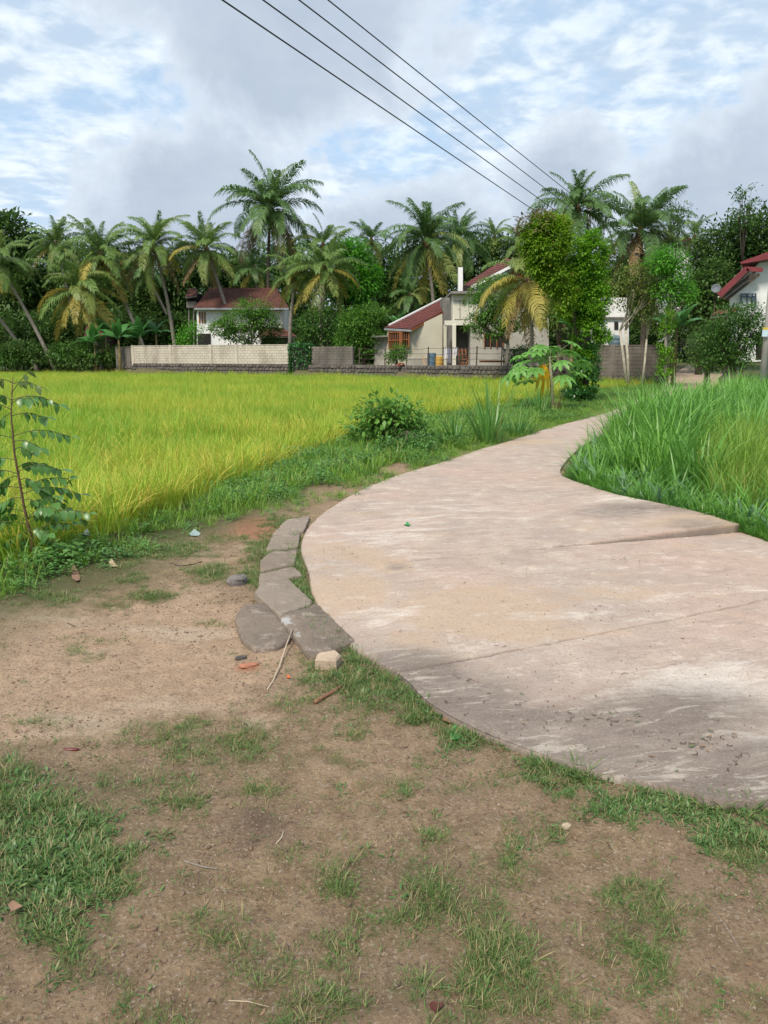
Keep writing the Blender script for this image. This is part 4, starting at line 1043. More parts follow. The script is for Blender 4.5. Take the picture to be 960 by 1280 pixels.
# creepers at the far left edge of the field
SH = [(8, 448, 26, 9, L_mid), (48, 444, 20, 10, L_dark), (85, 440, 22, 14, L_mid), (118, 438, 16, 15, L_mid), (140, 446, 10, 9, L_dark), (100, 452, 30, 6, L_dark), (25, 436, 22, 10, L_dark)]
NM = ['pale creeper heap at the far left end of the field', 'low dark bush right of the pale creeper heap', 'leafy bush below the low yellow palm', 'leafy bush just left of the banana plants', 'small dark bush against the grey wall end', 'long low dark bush along the field edge below the banana plants', 'dark bush behind the pale creeper heap']
for (a_, b_, c_, d_, m_), l_ in zip(SH, NM):
    tree(l_, 68.0, (a_, 458), [(a_, b_, c_, d_), (a_ - c_ * .5, b_ + 2, c_ * .6, d_ * .7)], 1500, .26, m_, name='field_edge_bush', cat='bush', group='bushes along the far left field edge', clus=.25, tr=.08)

# ------------------------------------------------------------------ banana plants
L_ban = leafmat('banana_leaf', (0.075, 0.235, 0.055), (0.12, 0.30, 0.08), None, 0.4, 0.35, 0.5)
BANL = []
for v_ in range(3):
    rs = np.random.default_rng(40 + v_); K = 12; L = 2.2; p = np.zeros((K, 3)); el = R([80, 62, 45][v_]); be = R([70, 95, 85][v_])
    for i in range(1, K):
        a = el - be * (i / K) ** 1.4; p[i] = p[i - 1] + np.array([math.cos(a), 0, math.sin(a)]) * L / K
    V = []; Q = []
    for i in range(K):
        u = max(0, (i / (K - 1) - .16) / .84); wd = 0.30 * math.sin(math.pi * min(1, u ** .6)) + 0.02
        for sgn in (-1, 0, 1): V.append(p[i] + np.array([0, sgn * wd, -abs(sgn) * wd * .35 + rs.uniform(-.02, .02)]))
    for i in range(K - 1):
        for a in range(2): Q.append([3 * i + a, 3 * i + a + 1, 3 * i + 4 + a, 3 * i + 3 + a])
    BANL.append(np_mesh('banana_leaf', V, [Q], L_ban, dict(tint=[rs.random()] * len(V)), smooth=True))
def banana(px, Y, ztop_px, label, nleaf=8, sc=1.0, base=None):
    c = W(px, ztop_px, Y); g_ = gz(c.x, c.y)
    root = thing('banana_plant', label, 'banana plant', (c.x, c.y, g_), 'banana plants')
    b = Vector((c.x, c.y, g_))
    MB().tube([b - Vector((0, 0, .1)), b.lerp(c, .5), c], [.14 * sc, .11 * sc, .06 * sc], 8).build('stem', plain('banana_stem', (0.22, 0.20, 0.08), (0.16, 0.10, 0.05), 4, .7), root, smooth=True)
    for k in range(nleaf):
        o = link('leaf', BANL[k % 3], root); o.location = c - b; o.rotation_euler = (random.uniform(-.2, .2), random.uniform(-.25, .2), k * 2.4 + random.uniform(-.3, .3) + px)
        q = sc * random.uniform(.8, 1.1); o.scale = (q, q, q)
banana(148, 66, 425, 'banana plant in front of the grey wall end, third from the left', 9, 1.2)
banana(174, 69, 424, 'banana plant standing behind the left end of the white wall', 9, 1.15)
banana(118, 67.5, 430, 'banana plant at the foot of the leaning palm at left, first from the left', 8, 1.1)
banana(132, 70, 418, 'banana plant standing tallest between its two left neighbours', 8, 1.25)
banana(195, 75, 418, 'banana plant farthest back, over the white wall', 7, 1.1)
banana(846, 43, 412, 'banana plant with broad bent leaves beside the white gate', 10, 1.05)
banana(716, 40, 412, 'banana plant half hidden between yellow palm and creeper pillar', 6, .75)
banana(496, 64, 405, 'banana plant with torn leaves by the window of the cream house', 5, .8)

# ------------------------------------------------------------------ walls round the field
BLOCK = plain('pale_blocks', (0.56, 0.51, 0.43), (0.47, 0.42, 0.35), 1.5, .95, .006, 30, dirt=(0.30, 0.26, 0.21))
GBLOCK = plain('grey_blocks', (0.215, 0.19, 0.165), (0.15, 0.13, 0.115), 1.2, .95, .008, 30, dirt=(0.08, 0.072, 0.062))
RUBB = plain('rubble_stone', (0.17, 0.15, 0.135), (0.085, 0.076, 0.07), 2.2, .95, .01, 20)
MORT = plain('mortar', (0.12, 0.105, 0.09), (0.07, 0.062, 0.055), 3, .95, .006)
def wall_along(name, label, cat, x0, x1, z0, zr, z1, mat, th=0.2, pil=(), grp=None, bw=.42, bh=.2, top=True, yoff=0.0):
    a = Vector((x0, float(wall_y(x0)) + yoff, 0)); b = Vector((x1, float(wall_y(x1)) + yoff, 0)); L = (b - a).length; d = (b - a) / L; nrm = Vector((d.y, -d.x, 0))
    root = thing(name, label, cat, (a.x, a.y, z0), grp)
    def q(m, u0, u1, f0, f1, za, zb, jt=0.0):
        P0 = a + d * u0; P1 = a + d * u1
        m.hexa([P0 + nrm * f0 + Vector((0, 0, za)), P1 + nrm * f0 + Vector((0, 0, za)), P1 - nrm * f1 + Vector((0, 0, za)), P0 - nrm * f1 + Vector((0, 0, za)),
                P0 + nrm * f0 + Vector((0, 0, zb)), P1 + nrm * f0 + Vector((0, 0, zb)), P1 - nrm * f1 + Vector((0, 0, zb)), P0 - nrm * f1 + Vector((0, 0, zb))])
    if zr > z0:
        m = MB(); q(m, 0, L, .06, th + .1, z0 - .2, zr); m.build('footing', MORT, root)
        m = MB(); u = 0.0
        n_rows = max(1, int((zr - z0) / .24))
        for r_ in range(n_rows):
            u = random.uniform(-.1, .1)
            while u < L:
                w_ = random.uniform(.22, .42); zc = z0 + (r_ + .5) * (zr - z0) / n_rows
                c = a + d * (u + w_ / 2) + nrm * .07
                m.lump((c.x, c.y, zc + random.uniform(-.03, .03)), (w_ * .52, .09, .125), .22, 6, 3, math.atan2(d.y, d.x)); u += w_
        m.build('rubble', RUBB, root, kind='stuff')
    if z1 > zr:
        m = MB(); q(m, 0, L, -.012, th - .012, zr, z1 - .01); m.build('core', MORT, root)
        m = MB(); n_ = int(round((z1 - zr) / bh)); h_ = (z1 - zr) / n_
        for r_ in range(n_):
            u = -bw * .5 * (r_ % 2)
            while u < L:
                u0, u1 = max(0, u) + .008, min(L, u + bw) - .008
                if u1 - u0 > .05: q(m, u0, u1, random.uniform(0, .008), .05, zr + r_ * h_ + .008, zr + (r_ + 1) * h_ - .008)
                u += bw
        m.build('blocks', mat, root, kind='stuff')
        if top:
            m = MB(); q(m, -.02, L + .02, .035, th + .03, z1, z1 + .06); m.build('coping', mat, root)
        for pu in pil:
            m = MB(); q(m, pu * L - .13, pu * L + .13, .05, .1, zr - .4, z1 + .09); m.build('pilaster', mat, root)
    return root
xa = W(167, 450, 66.4).x; xb = W(363, 450, 59.7).x
wall_along('block_wall', 'long cream block wall on a dark rubble footing, left of the vine-covered post', 'wall', xa, xb, -0.25, 1.1, 2.52, BLOCK, pil=(.0, .26, .52, .68, .99))
wall_along('block_wall', 'short dark grey block wall joining the left end of the cream wall', 'wall', W(146, 450, 67).x, xa - .03, -0.25, .9, 2.45, GBLOCK)
xc = W(386, 450, 58.5).x
wall_along('rubble_wall', 'low dark rubble wall below the wire fence of the cream house', 'wall', xc, 10.6, -0.25, 1.06, 1.06, GBLOCK)
wall_along('block_wall', 'brown-grey block wall on rubble footing behind the papaya plant', 'wall', 10.63, W(742, 450, 45).x, -0.2, .5, 1.7, GBLOCK, pil=(.3,))
wall_along('block_wall', 'tall weathered grey block wall between the creeper pillar and the banana plant', 'wall', W(743, 450, 45).x, 16.2, -0.15, .55, 2.25, GBLOCK, pil=(.28, .99))
m_ = wall_along('block_wall', 'dark grey block wall standing in for the shade right of the vine-covered post', 'wall', W(388, 450, 58).x, W(440, 450, 55).x, 1.07, 1.07, 2.4, GBLOCK, top=False, yoff=.5)  # dark wall colour stands in for plain shadow behind the post
# hedge-like post
c = W(376, 450, 59.4); root = thing('vine_covered_post', 'square wall post wrapped in dark green leaves at the right end of the cream wall', 'post', (c.x, c.y, -.2))
MB().box(c.x - .55, c.x + .55, c.y - .4, c.y + .5, -.25, 2.35).build('pier', MORT, root)
n_ = 2600; s_ = rng.integers(0, 4, n_); u = rng.uniform(-1, 1, n_); zz_ = rng.uniform(-.2, 2.62, n_); q = np.where(s_ < 2, 1, 0)
px_ = np.where(s_ == 0, u * .78, np.where(s_ == 1, u * .78, np.where(s_ == 2, -.8, .8))); py_ = np.where(s_ == 0, -.62, np.where(s_ == 1, .7, u * .62))
zz_ = np.where(rng.random(n_) < .2, 2.55, zz_); px_ = np.where(zz_ == 2.55, u * .78, px_); py_ = np.where(zz_ == 2.55, rng.uniform(-.6, .6, n_), py_)
C = np.stack([c.x + px_, c.y + py_, zz_], 1) + rng.normal(0, .06, (n_, 3)); D = np.stack([px_, py_, np.zeros(n_) - .5], 1) + rng.normal(0, .5, (n_, 3))
v, f = leaf_arrays(C, D, .17 * rng.uniform(.7, 1.2, n_), .12)
part_np('foliage', v, [f], L_ivy, root, dict(tint=np.repeat(rng.random(n_), 4)))
# wire fence on the rubble wall
ps = [448, 481, 509, 537, 567, 599, 631]
root = thing('wire_fence', 'rusty posts and sagging wire along the top of the low rubble wall', 'fence', tuple(W(448, 455, 53)))
RUST = plain('fence_iron', (0.10, 0.075, 0.06), (0.06, 0.05, 0.045), 8, .8)
tops = []
for p_ in ps:
    Yp = np.interp(p_, [448, 631], [53.4, 47.3]); c = W(p_, 450, Yp); c.y = float(wall_y(c.x)) + .1
    MB().bar((c.x, c.y, 1.02), (c.x + random.uniform(-.04, .04), c.y, 2.3), .075, .075).build('post', RUST, root); tops.append(c)
for zc in (2.2, 1.85, 1.5):
    m = MB()
    for a, b in zip(tops[:-1], tops[1:]):
        m.tube([(a.x, a.y - .05, zc), ((a.x + b.x) / 2, (a.y + b.y) / 2 - .05, zc - random.uniform(.02, .09)), (b.x, b.y - .05, zc)], .012, 4)
    m.build('wire', RUST, root)

# ------------------------------------------------------------------ houses
TILE = plain('maroon_tiles', (0.155, 0.048, 0.042), (0.095, 0.034, 0.031), 2.5, .8, .01, 20, dirt=(0.07, 0.035, 0.03))
TILE_B = plain('brown_tiles', (0.165, 0.070, 0.052), (0.11, 0.048, 0.038), 2.5, .85, .01, 20, dirt=(0.09, 0.05, 0.04))
WHITE = plain('white_wash', (0.80, 0.80, 0.78), (0.74, 0.74, 0.72), 1.2, .9, .003, dirt=(0.52, 0.50, 0.46))
CREAM = plain('cream_plaster', (0.56, 0.525, 0.42), (0.50, 0.465, 0.37), .8, .9, .004, dirt=(0.40, 0.37, 0.30))
CREAM_L = plain('pale_plaster', (0.66, 0.63, 0.53), (0.60, 0.57, 0.48), .8, .9, .004)
GREYP = plain('grey_plaster', (0.25, 0.24, 0.22), (0.17, 0.165, 0.15), 1.2, .9, .006, dirt=(0.10, .095, .09))
GREYL = plain('grey_cream_plaster', (0.43, 0.41, 0.35), (0.36, 0.345, 0.30), .9, .9, .004, dirt=(0.27, 0.255, .22))
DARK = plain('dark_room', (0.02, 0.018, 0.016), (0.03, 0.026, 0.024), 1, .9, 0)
WOOD = plain('red_wood', (0.30, 0.115, 0.045), (0.20, 0.075, 0.03), 4, .6, .003)
WPAINT = plain('white_paint', (0.80, 0.80, 0.79), (0.72, 0.72, 0.70), 2, .6, .001)
BLUEP = plain('blue_grey_paint', (0.13, 0.18, 0.24), (0.09, 0.13, 0.18), 3, .5, .001)
SLATE = plain('weathered_board', (0.26, 0.235, 0.21), (0.17, 0.15, 0.14), 3, .9)
def face(pts, t, inward):   # a panel with thickness t pushed along inward
    m = MB(); m.prism(pts, Vector(inward).normalized() * t); return m
def tiled(root, p00, p10, p11, p01, mat, pitch=.24, row=.32, th=.08, name='roof', kind=None, label=None):
    """pan-tile roof plane: p00-p10 eave, p01-p11 ridge"""
    p00, p10, p11, p01 = map(Vector, (p00, p10, p11, p01))
    nu = max(3, int(((p10 - p00).length + (p11 - p01).length) / 2 / pitch)); nv = max(2, int((p01 - p00).length / row))
    nrm = (p10 - p00).cross(p01 - p00).normalized()
    if nrm.z < 0: nrm = -nrm
    V = []; F = []; cols = nu * 3 + 1
    rows = []
    for j in range(nv):
        for jj in (0, 1):
            v_ = (j + jj) / nv; lift = .045 * (1 - jj) + .0
            for i in range(cols):
                u_ = i / (cols - 1); P_ = p00.lerp(p10, u_).lerp(p01.lerp(p11, u_), v_)
                V.append(P_ + nrm * (lift + (.035, .012, -.012)[i % 3] + .012))
            rows.append((len(rows)) * cols)
    for j in range(len(rows) - 1):
        for i in range(cols - 1): F.append((rows[j] + i, rows[j] + i + 1, rows[j + 1] + i + 1, rows[j + 1] + i))
    m = MB(); m.add(V, F); m.build('roof_tiles' if name == 'roof' else name, mat, root, kind='stuff', label=label)
    m = MB(); m.prism([p00, p10, p11, p01], -nrm * th); m.build('roof_deck', SLATE, root)
V3 = Vector
# --- cream house in the middle
c0 = W(560, 450, 56); H = thing('cream_house', 'cream two-storey house with maroon tiled roofs behind the low rubble wall', 'house', (c0.x, c0.y, .95))
yb = .93
def wallpx(name, pts, Y, t, mat, parent=None, kind=None, dirn=(0, 1, 0)):
    P_ = []
    for q in pts:
        w_ = W(q[0], q[1], q[2] if len(q) > 2 else Y); P_.append(w_)
    return face(P_, t, dirn).build(name, mat, parent or H, kind=kind)
# wing: gable wall and window wall
wallpx('wing_wall', [(512, 452, 57), (553, 452, 57.5), (553, 392, 57.5), (529, 403.5, 57.2), (512, 412, 57)], 57, .2, CREAM)
wallpx('wing_plinth', [(509, 459, 56.9), (553, 459, 57.4), (553, 447, 57.4), (509, 448, 56.9)], 57, .25, GREYL)
wallpx('window_wall', [(484, 459, 59.2), (512, 459, 57), (512, 412, 57), (484, 413, 59.2)], 58, .2, CREAM)
wallpx('side_room', [(468, 460, 59.6), (484.5, 460, 59.3), (484.5, 421, 59.3), (468, 421, 59.6)], 58, 2.5, GREYL)
wallpx('side_room_roof', [(464, 422, 58.8), (487, 421, 58.8), (487, 419, 58.8), (464, 420, 58.8)], 58, 3, GREYP)
wi = wallpx('window', [(486, 436, 58.75), (511, 434, 56.85), (511, 414.5, 56.85), (486, 415.5, 58.75)], 58, .06, DARK)
m = MB()
for k in range(10):
    u = k / 9; a = W(486, 436, 58.65).lerp(W(511, 434, 56.72), u); b = W(486, 415.5, 58.65).lerp(W(511, 414.5, 56.72), u); w_ = .10 if k in (0, 5, 9) else .05; 
    bb = MB().bar(a, b, w_, .06); bb.build('window_bar', WOOD, wi) if k not in (0, 5, 9) else bb.build('window_post', WOOD, wi)
for v_ in (0, .5, 1):
    MB().bar(W(486, 436, 58.63).lerp(W(486, 415.5, 58.63), v_), W(511, 434, 56.7).lerp(W(511, 414.5, 56.7), v_), .07, .08).build('window_rail', WOOD, wi)
# open shutter with panes
sh = wallpx('shutter', [(498.5, 433, 57.0), (503, 432.5, 56.5), (503, 415, 56.5), (498.5, 415.5, 57.0)], 57, .05, WOOD)
tiled(H, W(481, 410, 59.3), W(514, 412, 56.4), W(558, 388, 58.8), W(552, 375, 62.5), TILE)
MB().bar(W(481, 411.5, 59.4), W(514, 413.5, 56.3), .14, .12).build('gutter', plain('gutter_grey', (.32, .34, .36), None, 3, .5), H)
MB().bar(W(486, 408.5, 59.3) + V3((0, 0, .12)), W(552, 375, 62.3) + V3((0, 0, .12)), .16, .10).build('ridge_cap', WPAINT, H)
MB().bar(W(514, 413, 56.4), W(558, 389.5, 58.8), .06, .16).build('barge_board', WOOD, H)
# service tower and upper block
wallpx('service_wall', [(553, 456, 58.6), (566, 456, 58.2), (566, 372, 58.2), (553, 372, 58.6)], 58, 2.5, GREYP)
wallpx('upper_wall', [(566, 400.5), (600, 400.5), (600, 367), (566, 367)], 57, 4.0, CREAM_L)
for a_, b_ in (((568, 376), (584, 376)), ((575, 376), (575, 398)), ((568, 399), (588, 399))):
    MB().bar(W(a_[0], a_[1], 56.98), W(b_[0], b_[1], 56.98), .035, .035).build('panel_line', GREYP, H)
wallpx('flat_roof', [(563.5, 367), (602, 367), (602, 363.8), (563.5, 363.8)], 56.5, 5.0, GREYP)
wallpx('lintel', [(556, 406.5), (592, 406.5), (592, 400.6), (556, 400.6)], 56.9, .4, CREAM_L)
wallpx('column', [(565.5, 457), (570, 457), (570, 406.5), (565.5, 406.5)], 56.8, .3, CREAM_L)
wallpx('column', [(554.6, 457), (558.2, 457), (558.2, 406.5), (554.6, 406.5)], 56.95, .3, CREAM)
wallpx('porch_wall', [(558, 457), (592, 457), (592, 400), (558, 400)], 59.5, .2, GREYP)
wallpx('porch_floor', [(553, 459), (606, 459), (606, 456.5), (553, 456.5)], 56.7, 3.0, GREYP)
wallpx('porch_side_wall', [(588, 457), (605, 457), (605, 400.5), (588, 400.5)], 57, 2.4, GREYL)
dw = wallpx('dark_window', [(605, 434), (629, 434), (629, 417), (605, 417)], 57, .1, DARK)
for x_ in (605.5, 613, 621, 628.5): MB().bar(W(x_, 434, 56.9), W(x_, 417, 56.9), .07, .07).build('mullion', WOOD, dw)
wallpx('lower_wall', [(605, 417), (629, 417), (629, 398), (605, 398)], 57, .2, GREYL)
wallpx('window_sill', [(605, 457), (629, 457), (629, 434.2), (605, 434.2)], 57, .2, GREYL)
wallpx('right_wall', [(629, 436), (686, 436), (686, 398), (629, 398)], 57.1, .3, GREYL)
wallpx('right_base', [(629, 457), (686, 457), (686, 436.2), (629, 436.2)], 57.2, .3, GREYP)
wallpx('bench', [(600, 453), (640, 453), (640, 450.5), (600, 450.5)], 55, .5, WOOD)
wallpx('chimney', [(573, 367), (578.5, 367), (578.5, 334), (573, 334)], 58.5, .5, WPAINT)
wallpx('gable_wall', [(592, 398), (672, 398), (672, 352), (647, 334), (592, 362)], 57.6, .2, GREYL)
wallpx('gable_infill', [(622, 350), (662, 350), (646.5, 336)], 57.5, .06, WOOD)
wallpx('painted_eave_shade', [(580, 364), (592, 364), (592, 357), (580, 357)], 57.6, 4, DARK)  # near-black block stands in for the shade under the eave
tiled(H, W(579, 357.5, 61), W(589.5, 358, 56.9), W(646.5, 327, 56.9), W(632, 323.5, 64), TILE)
tiled(H, W(672, 347, 56.9), W(668, 350, 63), W(632, 323.5, 64), W(646.5, 327, 56.9), TILE)
MB().bar(W(589, 359.2, 56.7), W(647, 328.6, 56.7), .07, .2).build('barge_board', WPAINT, H)
MB().bar(W(646, 328.6, 56.7), W(673, 348.5, 56.7), .07, .2).build('barge_board', WPAINT, H)
# things standing in its yard
def barrel(px, py, Y, r, h, mat, label, cat='barrel'):
    c = W(px, py, Y); root = thing('barrel', label, cat, (c.x, c.y, c.z))
    MB().lathe(c, [(r * .92, 0), (r, h * .05), (r * .97, h * .3), (r * 1.03, h * .34), (r * .98, h * .66), (r * 1.03, h * .7), (r * .97, h * .95), (r * .86, h), (r * .8, h), (r * .8, h * .93)], 16).build('shell', mat, root, smooth=False)
    MB().lathe(c, [(r * .84, h * .93), (r * .84, h * .96)], 16).build('lid', DARK, root)
barrel(539.5, 459, 52.3, .30, .95, plain('blue_plastic', (0.10, 0.17, 0.24), (.08, .13, .19), 3, .45), 'blue-grey plastic barrel below the thin palm trunk')
barrel(549, 459, 52.2, .27, .72, plain('yellow_plastic', (0.55, 0.33, 0.07), (.45, .26, .06), 3, .5), 'yellow-orange drum right of the blue barrel')
def cloth(px, py, Y, w_, h_, mat, label, nm='hanging_cloth'):
    c = W(px, py, Y); V = []; F = []
    for i in range(9):
        for j in range(7): V.append((c.x - w_ / 2 + w_ * i / 8 * (1 - .12 * j / 6), c.y + .05 * math.sin(i * 1.7 + j * .3), c.z - h_ * j / 6 + .02 * math.sin(i)))
    for i in range(8):
        for j in range(6): F.append((i * 7 + j, i * 7 + j + 1, i * 7 + j + 8, i * 7 + j + 7))
    m = MB(); m.add([V3(q) for q in V], F); m.add([V3(q) + V3((0, .015, 0)) for q in V], [tuple(reversed(f_)) for f_ in F]); o = m.build(nm, mat, None, smooth=True); tag(o, label, 'laundry', 'laundry by the porch')
root = thing('clothes_rail', 'thin rail that carries laundry by the porch columns', 'clothes rail', tuple(W(556, 459, 52.5)))
RT = 434.3
MB().tube([W(554, RT, 52.5), W(573, RT + .6, 52.5)], .02, 6).build('rail', RUST, root)
for x_ in (554.2, 572.8): MB().tube([W(x_, 459, 52.5), W(x_, RT, 52.5)], .025, 6).build('post', RUST, root)
cloth(557, RT, 52.48, .32, .72, plain('cloth_white', (.7, .7, .7)), 'white cloth hanging at the left end of the rail')
cloth(562.5, RT, 52.48, .36, 1.0, plain('cloth_grey', (.22, .22, .27)), 'dark grey-violet cloth hanging in the middle of the rail')
cloth(569.5, RT, 52.48, .30, .55, plain('cloth_pale', (.62, .60, .66)), 'pale cloth hanging at the right end of the rail')
root = thing('wooden_rack', 'reddish wooden rack leaning by the porch column', 'rack', tuple(W(578, 456, 53)))
for x_ in (574, 578.5, 583): MB().bar(W(x_, 457, 53), W(x_ - 1, 436, 53.4), .08, .08).build('upright', WOOD, root)
for y_ in (438, 443, 449, 454): MB().bar(W(572.5, y_, 53), W(583.5, y_, 53), .09, .05).build('shelf', WOOD, root)
MB().bar(W(583, 457, 53), W(586, 445, 53.4), .06, .06).build('brace', WOOD, root)
o = MB().bar(W(530.5, 458.5, 52.5), W(529.3, 445, 52.8), .10, .04).build('plank', plain('raw_plank', (.42, .26, .14)), None); tag(o, 'upright orange plank leaning left of the blue barrel', 'plank')
root = thing('brick_heap', 'small heap of red bricks under the cream wall', 'brick heap', tuple(W(501, 458, 53)))
BRK = plain('red_brick', (.34, .12, .085), (.24, .085, .06), 5, .9)
bm_ = MB().box(-.11, .11, -.05, .05, -.035, .035).build('brick', BRK, None, link_=False).data
for k in range(12):
    o = link('brick', bm_, root); o.location = (random.uniform(-.3, .3) * (1 - k / 16), random.uniform(-.15, .15), .05 + .075 * (k // 4)); o.rotation_euler = (random.uniform(-.2, .2), random.uniform(-.2, .2), random.uniform(-1, 1))

# --- white house at left
c0 = W(300, 440, 72); H = thing('white_house', 'white house with a long brown-maroon tiled roof behind the cream wall', 'house', (c0.x, c0.y, .95))
wallpx('front_wall', [(246, 446), (353, 446), (353, 384), (246, 384)], 72, 6, WHITE)
tiled(H, W(243, 385.5, 71.3), W(361, 385.5, 71.3), W(345, 361, 76), W(262, 361, 76), TILE_B)
tiled(H, W(361, 385.5, 71.3), W(357, 381, 80.5), W(345, 361, 76.1), W(344.5, 361, 76), TILE_B)
tiled(H, W(246, 381, 80.5), W(243, 385.5, 71.3), W(262, 361, 76), W(262.5, 361, 76.1), TILE_B)
MB().bar(W(243, 386, 71.2), W(361, 386, 71.2), .1, .14).build('gutter', plain('gutter_grey', (.32, .34, .36)), H)
MB().bar(W(262, 360.5, 76), W(345, 360.5, 76), .2, .12).build('ridge_cap', TILE_B, H)
for x_ in (249.5, 252.8, 256): wallpx('shutter', [(x_ - 1, 404), (x_ + 1, 404), (x_ + 1, 390), (x_ - 1, 390)], 71.95, .1, WOOD)
wi = wallpx('window', [(310, 404), (322, 404), (322, 391), (310, 391)], 71.97, .1, DARK)
for x_ in (310, 316, 322): MB().bar(W(x_, 404, 71.9), W(x_, 391, 71.9), .08, .08).build('window_bar', WPAINT, wi)
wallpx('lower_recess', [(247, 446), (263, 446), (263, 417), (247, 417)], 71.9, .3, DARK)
gd = wallpx('garage_door', [(326, 446), (350, 446), (350, 421), (326, 421)], 70.5, .4, GREYL)
for y_ in (425, 429, 433): MB().bar(W(326, y_, 70.45), W(350, y_, 70.45), .03, .06).build('door_rib', GREYP, gd)
tiled(H, W(322, 421, 69.8), W(372, 421, 69.8), W(352, 410, 71.9), W(330, 410, 71.9), TILE_B)
wallpx('lean_to_side', [(350, 446), (366, 446), (366, 421), (350, 421)], 70.6, 1.2, GREYP)
# dark timber balcony block at its left
an = thing('timber_annex', 'dark timber balcony on thin posts beside the white house', 'annex', tuple(W(240, 440, 73)))
H = an
wallpx('balcony', [(233, 384.5), (245.5, 384.5), (245.5, 377), (233, 377)], 73, 3, SLATE)
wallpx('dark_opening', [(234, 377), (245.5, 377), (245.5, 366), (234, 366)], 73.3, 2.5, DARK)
tiled(H, W(231, 372, 72.5), W(246, 370, 72.5), W(246, 360, 75), W(236, 361, 75), TILE_B)
for x_ in (236.5, 242.5): MB().tube([W(x_, 446, 73.2), W(x_ - .5, 384, 73.2)], .06, 6).build('post', SLATE, H)
# --- small cottage among the banana plants
c0 = W(117, 440, 76); H = thing('small_cottage', 'small dark cottage with purple-brown roof behind the banana plants', 'cottage', (c0.x, c0.y, .3))
wallpx('wall', [(108, 446), (130, 446), (130, 419), (108, 419)], 76, 4, plain('purple_wall', (.16, .085, .09), (.11, .06, .065)))
tiled(H, W(105, 421, 75.2), W(133, 421, 75.2), W(130, 408, 78), W(108, 408, 78), TILE_B)
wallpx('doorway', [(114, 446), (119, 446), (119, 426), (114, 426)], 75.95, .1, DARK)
# --- white house behind the vine mass, with a tank
c0 = W(770, 440, 60); H = thing('white_outbuilding', 'white building glimpsed right of the creeper pillar', 'building', (c0.x, c0.y, .95))
wallpx('wall', [(754, 446), (786, 446), (786, 372), (754, 372)], 60, 5, WHITE)
wallpx('window', [(768, 412), (773, 412), (773, 402), (768, 402)], 59.95, .1, DARK)
wallpx('ledge', [(753, 398), (787, 398), (787, 396), (753, 396)], 59.8, .2, GREYP)
c = W(768, 445, 54); root = thing('water_tank', 'blue-grey ribbed water tank behind the grey wall', 'water tank', (c.x, c.y, .95)); c.z = .95
MB().box(c.x - .45, c.x + .45, c.y - .3, c.y + .3, .95, 2.0).build('stand', GREYP, root)
MB().lathe((c.x, c.y, 2.0), [(.44, 0), (.46, .1), (.43, .2), (.46, .32), (.43, .45), (.46, .6), (.43, .75), (.46, .9), (.3, 1.05), (.16, 1.1)], 18).build('tank', plain('tank_plastic', (.14, .20, .25), (.10, .15, .19), 3, .5), root, smooth=False)
# --- roof-top room far off
c0 = W(852, 305, 92); H = thing('rooftop_room', 'white roof-top room with red edge showing among the tree tops', 'building', (c0.x, c0.y, 1))
wallpx('wall', [(838, 446), (862, 446), (862, 301), (838, 301)], 92, 5, WHITE)
wallpx('roof_edge', [(834, 301), (864, 301), (864, 297), (834, 297)], 91.6, 6, TILE)
for x_ in (842, 848, 854): wallpx('opening', [(x_, 311), (x_ + 4, 311), (x_ + 4, 304), (x_, 304)], 91.95, .1, DARK)
# --- right house
c0 = W(950, 445, 38); H = thing('right_house', 'white gabled house with maroon eaves at the right edge of the photo', 'house', (c0.x, c0.y, .3))
wallpx('wall', [(912, 452), (1010, 452), (1010, 322), (953, 324), (926, 352), (912, 368)], 38, 6, WHITE, dirn=(.55, 1, 0))
MB().prism([W(925, 327.5, 37.2), W(965, 313, 37.2), W(1012, 300, 37.2), W(1012, 314, 37.2), W(965, 323, 37.2), W(926, 330, 37.2)], (3.8, 7, 0)).build('upper_roof', plain('maroon_board', (0.22, 0.045, 0.05), (0.16, .035, .04), 2, .6), H)
MR = MATS['maroon_board']
tiled(H, W(899, 369, 37), W(899, 369, 37) + V3((3.0, 5, 0)), W(934, 335, 37) + V3((3.0, 5, 0)), W(934, 335, 37), TILE)
MB().bar(W(898.5, 369.5, 36.95), W(934, 335.5, 36.95), .08, .24).build('barge_board', MR, H)
MB().bar(W(933, 336, 36.95), W(953, 337.5, 36.95), .08, .2).build('barge_board', MR, H)
for a_, b_ in (((903, 372), (944, 340)), ((908, 374.5), (949, 343))): MB().bar(W(a_[0], a_[1], 37.6), W(b_[0], b_[1], 37.6), .1, .12).build('rafter', BARK_D, H)
MB().prism([W(900, 371, 37.7), W(936, 339, 37.7), W(951, 342, 37.7), W(912, 374, 37.7)], (0, .3, 0)).build('soffit', CREAM_L, H)
wi = wallpx('window', [(926.5, 380), (944, 380), (944, 367), (926.5, 367)], 37.95, .08, WHITE)
for a_, b_ in (((926.5, 379), (926.5, 367)), ((934, 379), (934, 367)), ((940.5, 379), (940.5, 367)), ((944.5, 379), (944.5, 367)), ((926.5, 367.4), (945, 367.4)), ((926.5, 370.6), (945, 370.6))):
    MB().bar(W(a_[0], a_[1], 37.85), W(b_[0], b_[1], 37.85), .06, .06).build('window_frame', BLUEP, wi)
tiled(H, W(888, 396, 35.8), W(921, 392, 35.8), W(921, 384, 37.8), W(899, 388, 37.8), plain('rust_sheet', (0.26, 0.12, 0.08), (.18, .09, .07), 3, .8))
wallpx('plank_fence_end', [(946, 450), (960, 450), (960, 415), (946, 415)], 34, .1, plain('brown_board', (.16, .11, .085), (.11, .08, .06), 3, .9))
